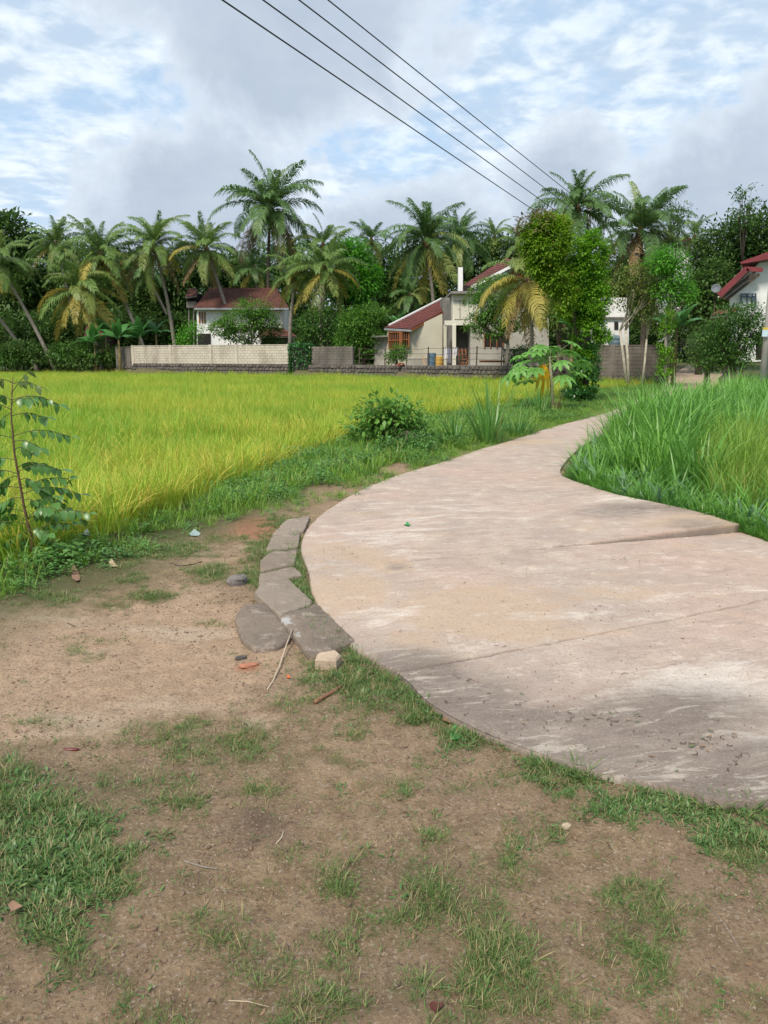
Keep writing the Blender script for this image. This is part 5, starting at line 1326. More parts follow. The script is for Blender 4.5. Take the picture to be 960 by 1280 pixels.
# dish
c = W(895, 361, 40); root = thing('satellite_dish', 'grey satellite dish beside the left eave of the right house', 'satellite dish', (c.x, c.y, c.z))
MB().lathe((0, 0, 0), [(.02, 0), (.14, .015), (.19, .035), (.23, .07), (.22, .08), (.17, .04), (.1, .03), (.02, .02)], 18).build('dish', plain('dish_grey', (.14, .16, .18), None, 3, .5), None, smooth=True)
d_ = bpy.data.objects['dish']; d_.parent = root; d_.rotation_euler = (R(75), 0, R(-25))
MB().tube([(c.x, c.y + .05, c.z), (c.x + .1, c.y + .25, c.z - .5), (c.x + .15, c.y + .3, c.z - 3.2)], .03, 6).build('mast', BARK_D, root)
# white gate
root = thing('white_gate', 'white slatted gate at the end of the earth lane', 'gate', tuple(W(861, 447, 79)))
for k in range(8):
    x_ = 850.5 + k * 3.1; wallpx('slat', [(x_, 446), (x_ + 2.0, 446), (x_ + 2.0, 421 + (k % 2)), (x_ + 1, 420 + (k % 2)), (x_, 421 + (k % 2))], 79, .06, WPAINT, root)
for y_ in (429, 442): MB().bar(W(849, y_, 79.12), W(875, y_, 79.12), .1, .14).build('rail', WPAINT, root)
for x_ in (848.5, 876): wallpx('gate_pier', [(x_ - 1.6, 449), (x_ + 1.6, 449), (x_ + 1.6, 418), (x_ - 1.6, 418)], 79, .3, GREYP, root)

# ------------------------------------------------------------------ poles and wires
CONC = plain('pole_concrete', (0.50, 0.48, 0.44), (0.40, 0.38, 0.35), 2, .9, .004)
b = W(951, 505, 30); b.z = gz(b.x, b.y); tp = W(967, 330, 30); tp2 = b + (tp - b) * 1.9
root = thing('utility_pole', 'pale concrete utility pole by the right house with a small yellow and blue notice', 'utility pole', tuple(b))
MB().tube([b - V3((0, 0, .3)), b.lerp(tp2, .5), tp2], [.14, .115, .09], 10).build('pole', CONC, root, smooth=True)
c = W(956.3, 415, 29.8)
MB().box(c.x - .11, c.x + .11, c.y - .02, c.y, c.z - .17, c.z + .17).build('notice', plain('notice_blue', (.42, .60, .72), (.6, .7, .72), 12, .5), root)
MB().box(c.x - .11, c.x + .11, c.y - .025, c.y - .003, c.z + .08, c.z + .17).build('notice_header', plain('notice_yellow', (.75, .55, .08), None, 5, .5), root)
Yw = 47.0; pw = W(737, 470, Yw); pw.z = gz(pw.x, pw.y); ptop = W(738, 252, Yw)
wp = thing('utility_pole', 'tall utility pole mostly hidden behind the palm crown, where the four wires end', 'utility pole', tuple(pw))
MB().tube([pw - V3((0, 0, .3)), V3((ptop.x, ptop.y, 5)), ptop], [.17, .14, .10], 10).build('pole', CONC, wp, smooth=True)
for y_ in (259, 276, 292, 308):
    c = W(737, y_, Yw); MB().lathe((c.x - .18, c.y - .1, c.z - .06), [(.03, 0), (.06, .02), (.035, .05), (.06, .08), (.03, .12)], 8).build('insulator', plain('porcelain', (.45, .40, .36)), wp)
Yp = 27.0; pb = W(731, 505, Yp); pb.z = gz(pb.x, pb.y)
vp_ = thing('creeper_pillar', 'tall straight pillar of green creeper beside the road, right of the leaning creeper tree', 'creeper', tuple(pb))
MB().tube([pb - V3((0, 0, .3)), W(733, 430, Yp), W(738, 300, Yp)], [.15, .13, .06], 8).build('trunk', BARK_D, vp_, smooth=True)
def pixblob(px, py, rx, ry, Y, dpt=None): 
    c = W(px, py, Y); k = Y / FPX; return (c.x, c.y, c.z, rx * k, (dpt or rx) * k, ry * k)
blobs = [pixblob(739, 350, 16, 50, Yp), pixblob(740, 318, 17, 24, Yp), pixblob(735, 410, 17, 46, Yp), pixblob(731, 466, 15, 34, Yp), pixblob(724, 496, 19, 13, Yp), pixblob(738, 380, 20, 26, Yp),
         pixblob(722, 380, 15, 26, Yp), pixblob(718, 350, 17, 26, Yp - .2), pixblob(752, 420, 11, 7, Yp), pixblob(722, 325, 13, 26, Yp - .3)]
v, f, ti = crown_arrays(blobs, 22000, .12, .075, .8)
part_np('creeper', v, [f], L_vine, vp_, dict(tint=ti))
v, f, ti = crown_arrays([pixblob(729, 478, 17, 26, Yp - .3), pixblob(722, 496, 20, 12, Yp - .3), pixblob(736, 452, 14, 20, Yp - .3)], 3400, .11, .08, .85)
part_np('low_creeper', v, [f], L_ivy, vp_, dict(tint=ti))
blobs = [pixblob(684, 308, 27, 30, 26.2), pixblob(668, 300, 17, 18, 26.2), pixblob(700, 296, 14, 20, 26.2), pixblob(694, 346, 20, 22, 26.2), pixblob(676, 332, 15, 16, 26.2), pixblob(706, 370, 12, 24, 26.2), pixblob(684, 284, 20, 14, 26.2)]
c = W(726, 505, 27.2); c.z = gz(c.x, c.y)
tv = thing('creeper_tree', 'leaning tree smothered in yellow-green creeper, its round head left of the creeper pillar', 'tree', tuple(c))
MB().tube([c - V3((0, 0, .2)), W(726, 440, 27.2), W(714, 375, 26.6), W(692, 330, 26.2), W(682, 295, 26.2)], [.11, .10, .08, .06, .03], 8).build('trunk', BARK_D, tv, smooth=True)
v, f, ti = crown_arrays(blobs, 14500, .12, .08, .78)
part_np('creeper', v, [f], leafmat('vine_leaves_gold', (0.16, 0.33, 0.020), (0.28, 0.45, 0.035), (0.46, 0.38, 0.08), 0.45, 0.5, 0.3, yamt=.12), tv, dict(tint=ti))
v, f, ti = crown_arrays([pixblob(668, 283, 18, 12, 26.1), pixblob(680, 274, 14, 8, 26.1)], 700, .14, .12, .8)
part_np('dead_stems', v, [f], leafmat('dead_creeper', (.22, .17, .10), (.32, .26, .16)), tv, dict(tint=ti), kind='stuff')
# creeper round the foot of the tree at the wall end
v, f, ti = crown_arrays([pixblob(832, 425, 8, 26, 39.6), pixblob(832, 455, 9, 20, 39.6), pixblob(836, 400, 7, 16, 39.6)], 2400, .12, .08, .8)
c = W(832, 474, 39.6); cr = thing('creeper_column', 'narrow column of bright creeper at the right end of the grey wall', 'creeper', (c.x, c.y, gz(c.x, c.y)))
MB().tube([(c.x, c.y, gz(c.x, c.y) - .1), W(833, 395, 39.6)], [.1, .06], 7).build('stake', BARK, cr)
part_np('foliage', v, [f], L_vine, cr, dict(tint=ti))
WIRE = plain('wire_black', (.035, .035, .04), None, 3, .6, 0)
for (x0, y1, l_) in ((270, 308, 'lowest of the four overhead wires, reaching farthest left'), (322, 292, 'second overhead wire from the bottom, with a small spacer near its far end'), (368, 276, 'third overhead wire from the bottom'), (405, 259, 'topmost of the four overhead wires')):
    p_ = W(737, y1, Yw) + V3((-.16, -.1, 0)); q_ = ray(x0, 0); k = (p_.z - .12 - CAM_H) / q_.z; q_ = V3((q_.x * k, q_.y * k, p_.z - .12))
    e_ = p_ + (q_ - p_) * 2.6; e_.z = p_.z
    pts = []
    for i in range(41):
        u = i / 40; P_ = p_.lerp(e_, u); P_.z -= .2 * u * (1 - u); pts.append(P_)
    o = MB().tube(pts, .017, 6).build('overhead_wire', WIRE, None, smooth=True); tag(o, l_, 'wire', 'overhead wires')
# ------------------------------------------------------------------ kerb stones beside the slab
t = NT('kerb_stone')
k1 = t.noise(3.0, 7, 0.65); k2 = t.noise(45, 5, 0.7)
c = t.mix(t.ramp(k1, 0.32, 0.68), (0.285, 0.222, 0.168), (0.175, 0.135, 0.104))
c = t.mix(t.ramp(t.noise(7, 7, 0.7), 0.52, 0.66), c, (0.37, 0.295, 0.23))
c = t.mix(t.math('MULTIPLY', t.ramp(k2, 0.56, 0.68), .6), c, (0.085, 0.072, 0.062))
c = t.mix(t.math('MULTIPLY', t.rand(), 0.45), c, (0.42, 0.35, 0.28))
c = t.mix(t.math('MULTIPLY', t.ramp(t.math('MULTIPLY', t.attr('lime'), k2), .12, .4), .8), c, (0.55, 0.54, 0.52))
t.col(c); t.rough(0.92); t.bump(t.math('ADD', t.math('MULTIPLY', t.noise(30, 8, .78), 1), t.math('MULTIPLY', k2, .6)), 0.022)
MATS['kerb'] = t.m
def stone(poly, z, th, label, seed, lime=None, mat=None, nm='kerb_stone', cat='kerb stone', group='flat kerb stones along the slab', dome=.004):
    P_ = np.array([tuple(G(a, b, z)[:2]) for a, b in poly])
    n_ = 56; d = np.concatenate([[0], np.cumsum(np.hypot(*np.diff(np.vstack([P_, P_[:1]]), axis=0).T))]); u = np.linspace(0, d[-1], n_, endpoint=False); Q_ = np.vstack([P_, P_[:1]])
    o = np.stack([np.interp(u, d, Q_[:, 0]), np.interp(u, d, Q_[:, 1])], 1)
    for _ in range(1): o = (np.roll(o, 1, 0) + o * 2 + np.roll(o, -1, 0)) / 4
    c0 = P_.mean(0); sz = np.hypot(*(o - c0).T).mean()
    wob = (fbm(o[:, 0], o[:, 1], 22, 4, seed, .65) - .5) * .07
    o = c0 + (o - c0) * (1.03 + wob[:, None])
    root = link(nm, None); root.location = (c0[0], c0[1], z - th)
    V = []; F = []; rings = [(1.0, -th), (1.01, -.022), (1.0, -.006), (.985, -.001), (.94, 0), (.8, 0), (.65, 0), (.5, 0), (.34, 0), (.18, 0)]
    for s_, dz in rings:
        q = c0 + (o - c0) * s_; zz_ = z + dz + (fbm(q[:, 0], q[:, 1], 12, 5, seed, .6) - .5) * .03 * (dz > -.05) + dome * (1 - s_ * s_)
        V.append(np.stack([q[:, 0], q[:, 1], zz_], 1))
    V.append(np.array([[c0[0], c0[1], z + dome]]))
    for r_ in range(len(rings) - 1):
        a = r_ * n_ + np.arange(n_); b_ = r_ * n_ + (np.arange(n_) + 1) % n_; F.append(np.stack([a, b_, b_ + n_, a + n_], 1))
    a = (len(rings) - 1) * n_ + np.arange(n_); b_ = (len(rings) - 1) * n_ + (np.arange(n_) + 1) % n_
    T_ = np.stack([a, b_, np.full(n_, len(rings) * n_)], 1)
    V = np.concatenate(V); pxx, pyy = proj(V[:, 0], V[:, 1], V[:, 2])
    lm = blobsum(pxx, pyy, lime) if lime else np.zeros(len(V))
    lm = lm * sstep(fbm(V[:, 0], V[:, 1], 30, 3, 5), .35, .6)
    me = np_mesh(nm, V - np.array([c0[0], c0[1], z - th]), [np.concatenate(F), T_], mat or MATS['kerb'], dict(lime=lm), smooth=True)
    bpy.data.objects.remove(root); ob = link(nm, me); ob.location = (c0[0], c0[1], z - th); tag(ob, label, cat, group)
    return ob
stone([(358, 650), (387, 645), (379, 664), (340, 668)], .036, .12, 'farthest flat kerb stone, thin and half sunk where the row meets the grass', 1)
stone([(340, 671), (375, 665), (372, 683), (333, 687)], .034, .12, 'kerb stone second from the far end of the row, grass along its right side', 2)
stone([(338, 690), (371, 686), (367, 706), (326, 713), (326, 700)], .036, .12, 'kerb stone third from the far end, pale with a pointed left side', 3)
stone([(325, 716), (367, 709), (378, 719), (336, 727), (324, 732)], .036, .12, 'narrow pale kerb stone with a crack-like notch just beyond the dark one', 4)
stone([(318, 741), (328, 728), (360, 723), (390, 752), (349, 768), (336, 755)], .045, .15, 'dark rough six-sided kerb stone in the middle of the row', 5)
stone([(349, 771), (396, 755), (444, 800), (389, 820)], .043, .15, 'large square kerb stone nearest the camera with a whitish lime stain', 6, lime=[(358, 778, 12, 10, 1.0), (372, 795, 6, 10, .7), (385, 810, 8, 5, .5)])
stone([(294, 771), (306, 756), (331, 755), (346, 772), (364, 796), (347, 807), (322, 811), (303, 798)], .028, .13, 'wide rounded grey slab lying outside the row on the bare soil', 7)
# loose stone, bricks, sticks, leaves and litter
def lumpthing(nm, label, cat, px, py, r, mat, rot=0, jit=.12, seed=1, n=9, m=6, z=None):
    g_ = G(px, py, 0.0); z0 = gz(g_.x, g_.y) if z is None else z; g_ = G(px, py, z0)
    mb = MB(); mb.lump((0, 0, 0), r, jit, n, m, rot, seed); o = mb.build(nm, mat, None); o.location = (g_.x, g_.y, z0 + r[2] * .6); tag(o, label, cat); return o
CH = plain('broken_stone', (0.46, 0.36, 0.26), (0.34, 0.26, 0.19), 14, .95, .006, 60)
mb = MB(); rr = random.Random(4)
cs = [(-.060, -.042), (.045, -.055), (.066, .020), (.030, .052), (-.055, .040)]
bot = [V3((x_ * 1.05, y_ * 1.05, -.03)) for x_, y_ in cs]; top = [V3((x_ * .92 + rr.uniform(-.006, .006), y_ * .9, .040 + rr.uniform(-.012, .008))) for x_, y_ in cs]; midr = [V3((x_ * 1.06, y_ * 1.04, .022)) for x_, y_ in cs]
mb.add(bot + midr + top, [(0, 1, 2, 3, 4)[::-1], (10, 11, 12, 13, 14)] + [(i, (i + 1) % 5, 5 + (i + 1) % 5, 5 + i) for i in range(5)] + [(5 + i, 5 + (i + 1) % 5, 10 + (i + 1) % 5, 10 + i) for i in range(5)])
o = mb.build('loose_stone', CH, None); g_ = G(410, 836); o.location = (g_.x, g_.y, gz(g_.x, g_.y) + .03); tag(o, 'squared broken tan stone lying just in front of the lime-stained kerb stone', 'stone')
lumpthing('seed_pod', 'dark red seed pod lying on sand at the left edge of the grass', 'seed pod', 88, 939, (.038, .010, .009), plain('dark_pod', (.13, .022, .018), (.08, .015, .012), 20, .4, 0, spec=.5), .05, .06)
lumpthing('brick_fragment', 'flat orange-red brick fragment half buried left of the pale stick', 'brick', 311, 833, (.05, .026, .010), plain('brick_soft', (.40, .17, .10), (.30, .13, .08), 20, .95, .004), .35, .1, 3)
lumpthing('dark_pebble', 'dark grey flat pebble beside the brick fragment', 'stone', 301, 824, (.035, .02, .012), plain('dark_stone', (.09, .08, .075), None, 10, .9), .2, .15, 5)
lumpthing('grey_stone', 'bluish grey crumpled stone at the grass tuft left of the kerb row', 'stone', 298, 731, (.075, .055, .045), plain('blue_grey_stone', (.20, .18, .165), (.12, .11, .10), 12, .9, .01), .4, .25, 6)
lumpthing('pale_pebble', 'small pale tan pebble on soil below the slab rim', 'stone', 708, 1036, (.017, .013, .012), CH, .4, .15, 7)
0 and lumpthing('grey_pebble', 'grey pebble on the soil near the lower right grass', 'stone', 928, 1112, (.02, .015, .010), plain('blue_grey_stone', (.17, .165, .175)), .4, .15, 9)
def sheet_item(nm, label, cat, pts, mat, z=None, curl=.02, n=9, rx=0.0):
    """a leaf or scrap: outline in photo pixels on the ground, cupped and with a midrib fold"""
    g_ = [G(a, b, 0) for a, b in pts]; c_ = sum((V3(q) for q in g_), V3()) / len(g_); z0 = (gz(c_.x, c_.y) if z is None else z) + .004
    d = [(q - c_).length for q in g_]; mx = max(d); V = [V3((c_.x, c_.y, z0 + .002))]; F = []
    m_ = len(g_)
    for s_ in (.5, 1.0):
        for i, q in enumerate(g_): V.append(V3((c_.x + (q.x - c_.x) * s_, c_.y + (q.y - c_.y) * s_, z0 + curl * (s_ * d[i] / mx) ** 2 * (1 + .6 * math.sin(i * 2.1)))))
    for i in range(m_):
        j = (i + 1) % m_; F += [(0, 1 + i, 1 + j), (1 + i, 1 + m_ + i, 1 + m_ + j, 1 + j)]
    N0 = len(V); V2 = [q - V3((0, 0, .0012)) for q in V]
    mb = MB(); mb.add(V, F); mb.add(V2, [tuple(reversed(f_)) for f_ in F]); o = mb.build(nm, mat, None, smooth=True); tag(o, label, cat); return o
DRYL = plain('dry_leaf', (.27, .165, .105), (.17, .10, .065), 20, .8, .002)
sheet_item('fallen_leaf', 'pinkish brown curled leaf standing up at the verge grass on the left', 'leaf', [(89, 712), (93, 708), (99, 716), (100, 725), (95, 729), (90, 722)], DRYL, curl=.018)
sheet_item('fallen_leaf', 'pale tan folded leaf on bare soil right of the pinkish one', 'leaf', [(136, 704), (140, 703), (148, 709), (146, 711), (139, 708)], plain('straw_leaf', (.45, .36, .24)), curl=.03)
sheet_item('plastic_scrap', 'pale blue-green plastic scrap at the edge of the verge grass', 'litter', [(236, 667), (243, 664), (251, 666), (248, 671), (239, 671)], plain('pale_plastic', (.30, .38, .36), (.24, .32, .31), 8, .4), curl=.02)
sheet_item('plastic_scrap', 'whitish blue plastic scrap deep in the verge left of the bare soil', 'litter', [(104, 683), (111, 680), (114, 684), (108, 688)], plain('white_plastic', (.36, .40, .42), None, 8, .4), curl=.03, z=.10)
sheet_item('fallen_leaf', 'bright green fallen leaf on the soil under the slab rim', 'leaf', [(561, 917), (568, 911), (577, 914), (579, 922), (571, 931), (564, 927)], plain('fresh_leaf', (.04, .26, .06), (.03, .19, .05), 6, .4, 0), curl=.012)
sheet_item('fallen_leaf', 'small green leaf lying alone on the far slab', 'leaf', [(505, 663), (509, 661), (514, 663), (510, 665)], MATS['fresh_leaf'], z=ROAD_Z + .004, curl=.015)
sheet_item('orange_peel', 'tiny bright orange scrap by the dry stick', 'litter', [(358, 846), (361, 845), (363, 847), (360, 849)], plain('orange_scrap', (.75, .16, .03), None, 5, .5), curl=.008)
sheet_item('fallen_leaf', 'dark red-brown dead leaf at the bottom edge of the photo', 'leaf', [(536, 1267), (540, 1263), (548, 1262), (554, 1267), (552, 1272), (544, 1274), (538, 1271)], plain('red_leaf', (.13, .04, .03), (.08, .025, .02), 25, .7), curl=.012)
sheet_item('fallen_leaf', 'brown cupped dead leaf within the thick grass at lower left', 'leaf', [(12, 1150), (18, 1146), (26, 1147), (31, 1152), (25, 1157), (16, 1157)], DRYL, curl=.008, z=.04)
sheet_item('fallen_leaf', 'reddish leaf against the slab rim above the bright green leaf', 'leaf', [(553, 904), (560, 901), (567, 906), (560, 910)], DRYL, curl=.02)
STK = plain('pale_stick', (.52, .43, .32), (.40, .32, .23), 12, .85)
def stick(label, pts, r, mat, zs=None, nm='stick'):
    P_ = []
    for i, (a, b) in enumerate(pts):
        g_ = G(a, b, 0); P_.append(V3((g_.x, g_.y, gz(g_.x, g_.y) + r + (zs[i] if zs else 0))))
    o = MB().tube(P_, [r] * (len(P_) - 1) + [r * .6], 6, jit=.15).build(nm, mat, None, smooth=True); tag(o, label, 'stick')
stick('long pale dry stalk running from the kerb stones to the sand', [(366, 797), (358, 815), (349, 836), (341, 852), (334, 861)], .004, STK, [.05, .03, .012, .004, 0])
stick('piece of red-brown bark among the grass below the broken stone', [(394, 880), (404, 873), (416, 868), (428, 861)], .011, plain('red_bark', (.26, .13, .08), (.17, .085, .055), 20, .95))
stick('dark curved twig on the bare soil near the left sand edge', [(213, 703), (225, 707), (243, 705), (252, 702)], .006, BARK_D)
stick('thin pale straw lying across the soil at bottom centre', [(286, 1258), (310, 1261), (345, 1267)], .0015, STK)
stick('thin twig lying on the soil left of the dark patch', [(230, 1084), (255, 1090), (275, 1092)], .0025, BARK)
stick('pale forked straw beside the dark patch', [(355, 1042), (352, 1052), (345, 1060)], .0025, STK)
stick('straw at the top of the sand, beside the verge leaf', [(80, 778), (95, 785), (110, 783)], .004, BARK_D)
stick('slender twig below the grass on the right', [(882, 1130), (905, 1155), (925, 1190)], .0015, BARK)
# small scattered litter nobody could count
PEB = [lumpo for lumpo in []]
def protolump(nm, r, mat, seed): return MB().lump((0, 0, 0), r, .22, 6, 4, 0, seed).build(nm, mat, None, link_=False)
cl_m = plain('soil_crumb', (.21, .145, .10), (.13, .09, .065), 60, .95, .003, 90); gr_m = plain('pale_grit', (.36, .29, .22), (.28, .22, .17), 30, .9)
pb_ = [protolump('crumb', (.006, .005, .004), cl_m, s_) for s_ in (1, 2, 3)] + [protolump('grit', (.0045, .004, .003), gr_m, 4), protolump('crumb', (.011, .009, .006), cl_m, 5)]
xs = rng.uniform(-4.5, 4.5, 150000); ys = 1.0 + 7.0 * rng.random(150000) ** 1.6
fpx, fpy = proj(xs, ys, 0 * xs); ok = (fpx > -200) & (fpx < 1150) & (fpy < 1450) & (fpy > 660) & ~pip(xs, ys, road_poly)
dk_ = blobsum(fpx, fpy, [(330, 800, 40, 70, 1), (320, 1045, 70, 40, .9), (300, 760, 60, 40, .9), (450, 880, 80, 30, .8), (900, 1180, 90, 90, .7), (930, 1080, 50, 50, .9)])
ok &= rng.random(len(xs)) < .12 + .5 * sstep(fbm(xs, ys, 2.2, 3, 88), .42, .7) + .5 * dk_
xs, ys = xs[ok], ys[ok]
scatter('soil_crumbs', pb_, np.stack([xs, ys, ground_z(xs, ys) + .001], 1), zrot(len(xs), .5), iso(rng.uniform(.25, 1.0, len(xs)) ** 2.2), rng.integers(0, 5, len(xs)))
# curled dead leaf bits and twigs, soil and slab
def curl(nm, L, w_, k, mat, seed):
    r_ = random.Random(seed); V = []; F = []; a = 0; p = V3((0, 0, .002))
    for i in range(7):
        ww = w_ * (.35 + math.sin(math.pi * (i + .5) / 7)); s_ = V3((-math.sin(a), math.cos(a), 0)); V += [p - s_ * ww / 2 + V3((0, 0, .003 * r_.random())), p + s_ * ww / 2 + V3((0, 0, .008 * r_.random()))]
        p = p + V3((math.cos(a), math.sin(a), r_.uniform(-.05, .15))) * L / 7; a += k / 7
    for i in range(6): F.append((2 * i, 2 * i + 1, 2 * i + 3, 2 * i + 2))
    return MB().add(V, F).build(nm, mat, None, link_=False)
dk_leaf = plain('litter_dark', (.10, .07, .05), (.055, .04, .032), 30, .9, 0); br_leaf = plain('litter_brown', (.26, .17, .10), (.18, .11, .07), 30, .9, 0); gr_leaf = plain('litter_green', (.11, .16, .06), (.08, .12, .05), 30, .7, 0)
cu = [curl('leaf_bit', .085, .0035, 3.4, dk_leaf, 1), curl('leaf_bit', .06, .005, 2.2, dk_leaf, 2), curl('leaf_bit', .07, .004, -2.6, br_leaf, 3), curl('leaf_bit', .04, .010, 1.2, br_leaf, 4), curl('straw', .06, .0013, .35, plain('dull_straw', (.30, .24, .16), (.22, .17, .11), 20, .9, 0), 5), curl('leaf_bit', .045, .008, 1.5, gr_leaf, 6)]
def slabz(x, y): return ROAD_Z + (fbm(x, y, 1.3, 4, 71) - 0.5) * 0.028 + .004
P1 = []
for cx, cy, rx, ry, n_ in ((700, 905, 120, 25, 20), (800, 935, 120, 28, 26), (880, 950, 80, 30, 14), (620, 880, 80, 22, 16), (560, 850, 50, 14, 10), (760, 895, 50, 14, 14), (890, 930, 40, 20, 18), (640, 750, 160, 40, 12), (790, 708, 40, 10, 12), (820, 800, 120, 40, 7), (440, 690, 50, 40, 6), (700, 850, 200, 60, 14)):
    for _ in range(n_):
        a, b = random.gauss(cx, rx * .55), random.gauss(cy, ry * .6)
        if a < 955: P1.append(G(a, b, ROAD_Z)[:2])
P1 = np.array(P1); k = pip(P1[:, 0], P1[:, 1], road_poly) & (segdist(P1[:, 0], P1[:, 1], road_poly) > .05); P1 = P1[k]
sz_ = rng.uniform(.25, .8, len(P1))
scatter('slab_litter', cu, np.stack([P1[:, 0], P1[:, 1], slabz(P1[:, 0], P1[:, 1])], 1), zrot(len(P1), .1), iso(sz_), rng.choice([0, 0, 1, 1, 2, 3, 5], len(P1)))
P2 = np.array([G(random.uniform(380, 1000), 640 + 360 * random.random() ** .8, ROAD_Z)[:2] for _ in range(700)]); P2 = P2[pip(P2[:, 0], P2[:, 1], road_poly)]
scatter('slab_grit', pb_, np.stack([P2[:, 0], P2[:, 1], slabz(P2[:, 0], P2[:, 1]) - .002], 1), zrot(len(P2), .5), iso(rng.uniform(.2, .9, len(P2)) ** 1.8), rng.integers(0, 4, len(P2)))
xs = rng.uniform(-4.5, 4.5, 14000); ys = 1.0 + 7.0 * rng.random(14000) ** 1.5
fpx, fpy = proj(xs, ys, 0 * xs); ok = (fpx > -200) & (fpx < 1150) & (fpy > 655) & (fpy < 1450) & ~pip(xs, ys, road_poly) & (rng.random(14000) < np.where((fpy > 740) & (fpy < 930) & (fpx < 280), .25, .85))
xs, ys = xs[ok], ys[ok]
scatter('soil_litter', cu, np.stack([xs, ys, ground_z(xs, ys) + .002], 1), zrot(len(xs), .15), iso(rng.uniform(.15, .65, len(xs))), rng.choice([0, 1, 2, 2, 4, 4, 3, 4], len(xs)))

# ------------------------------------------------------------------ sapling at the left edge
L_sap = leafmat('sapling_leaf', (0.080, 0.205, 0.048), (0.13, 0.28, 0.07), None, 0.3, 0.35, 0.5)
L_sap2 = leafmat('sapling_leaf_young', (0.13, 0.20, 0.06), (0.17, 0.24, 0.08), None, 0.35, 0.4, 0.4)
def ovate(nm, L, w_, mat, droop=.25, fold=.22, n=6):
    V = []; F = []
    for i in range(n + 1):
        u = i / n; ww = w_ / 2 * math.sin(math.pi * u ** .8) ** .8 if 0 < u < 1 else 0.0; x = L * u; z = -droop * L * u * u
        V += [V3((x, -ww, z + fold * ww)), V3((x, 0, z)), V3((x, ww, z + fold * ww))]
    for i in range(n):
        for a in range(2): F.append((3 * i + a, 3 * i + a + 1, 3 * i + 4 + a, 3 * i + 3 + a))
    return MB().add(V, F, random.random()).build(nm, mat, None, smooth=True, link_=False).data
ov = [ovate('leaf', .115, .074, L_sap), ovate('leaf', .10, .064, L_sap, .5), ovate('leaf', .085, .05, L_sap2, .4)]
Ys = 6.0
sb = G(43, 698); sb = V3((sb.x, sb.y, gz(sb.x, sb.y)))
SAP = thing('sapling', 'leafy sapling with a thin brown stem in front of the rice at the left edge', 'sapling', tuple(sb))
stem = [(43, 698), (38, 668), (30, 633), (24, 600), (18, 566), (16, 540), (14, 521), (15, 495), (16, 472)]
SP_ = [W(a, b, sb.y) for a, b in stem]; SP_[0] = sb - V3((0, 0, .05))
MB().tube(SP_, [.014, .012, .010, .009, .008, .007, .0055, .0045, .003], 7, jit=.08).build('stem', plain('sapling_stem', (.14, .075, .05), (.10, .055, .04), 10, .8), SAP, smooth=True)
TW = plain('sapling_twig', (.10, .10, .045), None, 10, .7)
def sbranch(a, b, sag=.05, n=8, young=False, dy=0.0):
    p0 = W(a[0], a[1], sb.y); p1 = W(b[0], b[1], sb.y + dy); pts = []
    for i in range(9):
        u = i / 8; q = p0.lerp(p1, u); q.z += sag * math.sin(math.pi * u); pts.append(q)
    br_ = MB().tube(pts, [.0035] * 5 + [.0025] * 4, 5).build('branch', TW, SAP, smooth=True)
    d = (p1 - p0).normalized(); side = d.cross(V3((0, 0, 1))).normalized()
    n = int(n * 1.3)
    for k in range(n):
        u = .22 + .78 * (k + 1) / n; i = min(int(u * 8), 7); q = pts[i].lerp(pts[i + 1], u * 8 - i)
        s_ = 1 if k % 2 else -1
        if k == n - 1: dirv = d
        else: dirv = (d * .55 + side * s_ * .55 + V3((0, 0, -.75 + random.uniform(-.2, .3)))).normalized()
        o = link('leaf', ov[2] if young else ov[random.randint(0, 1)], br_); x = dirv; yv = V3((0, 0, 1)).cross(x).normalized() * random.choice((1, 1)); zv = x.cross(yv)
        ro = Matrix((x, yv, zv)).transposed().to_euler(); ro.x += random.uniform(-.5, .5)
        o.location = q - wloc(br_); o.rotation_euler = ro; q_ = random.uniform(.55, .95); o.scale = (q_,) * 3
for a in [((15, 480), (50, 484), .03, 6, True), ((15, 478), (-12, 480), .03, 6, True), ((14, 492), (38, 462), .01, 5, True), ((15, 500), (74, 506), .05, 9), ((14, 512), (-25, 510), .04, 8), ((14, 520), (56, 522), .03, 6), ((14, 515), (-8, 540), .02, 5),
          ((17, 545), (88, 546), .05, 9), ((17, 548), (-30, 552), .04, 7), ((18, 562), (38, 566), .03, 4), ((22, 590), (76, 588), .05, 9), ((22, 592), (-30, 596), .04, 7), ((25, 612), (86, 598), .04, 8), ((27, 618), (100, 618), .06, 9, False, .1), ((27, 610), (-28, 625), .05, 8),
          ((30, 636), (66, 622), .03, 7), ((31, 640), (-15, 640), .03, 8), ((34, 655), (112, 642), .07, 10, False, -.1), ((34, 655), (-25, 662), .04, 8), ((37, 668), (90, 655), .04, 8), ((37, 665), (5, 680), .02, 6), ((38, 672), (72, 680), .03, 6), ((30, 640), (50, 700), .02, 3), ((36, 660), (24, 690), .02, 5),
          ((57, 646), (84, 606), .0, 6), ((26, 605), (110, 655), .05, 8, False, .25), ((20, 575), (-20, 580), .03, 7), ((28, 625), (60, 640), .04, 8), ((28, 622), (-5, 640), .04, 8), ((24, 600), (50, 610), .04, 7), ((33, 650), (70, 650), .05, 8, False, .2), ((33, 650), (70, 636), .05, 8, False, -.2), ((33, 650), (-5, 650), .05, 8, False, .2), ((21, 585), (50, 580), .03, 6, False, .15), ((17, 552), (50, 560), .03, 6, False, -.12), ((14, 505), (40, 500), .03, 6, False, -.1), ((14, 500), (-10, 498), .03, 6, False, .1), ((36, 662), (60, 668), .03, 6, False, -.2), ((22, 595), (-4, 612), .03, 6)]:
    sbranch(*a)

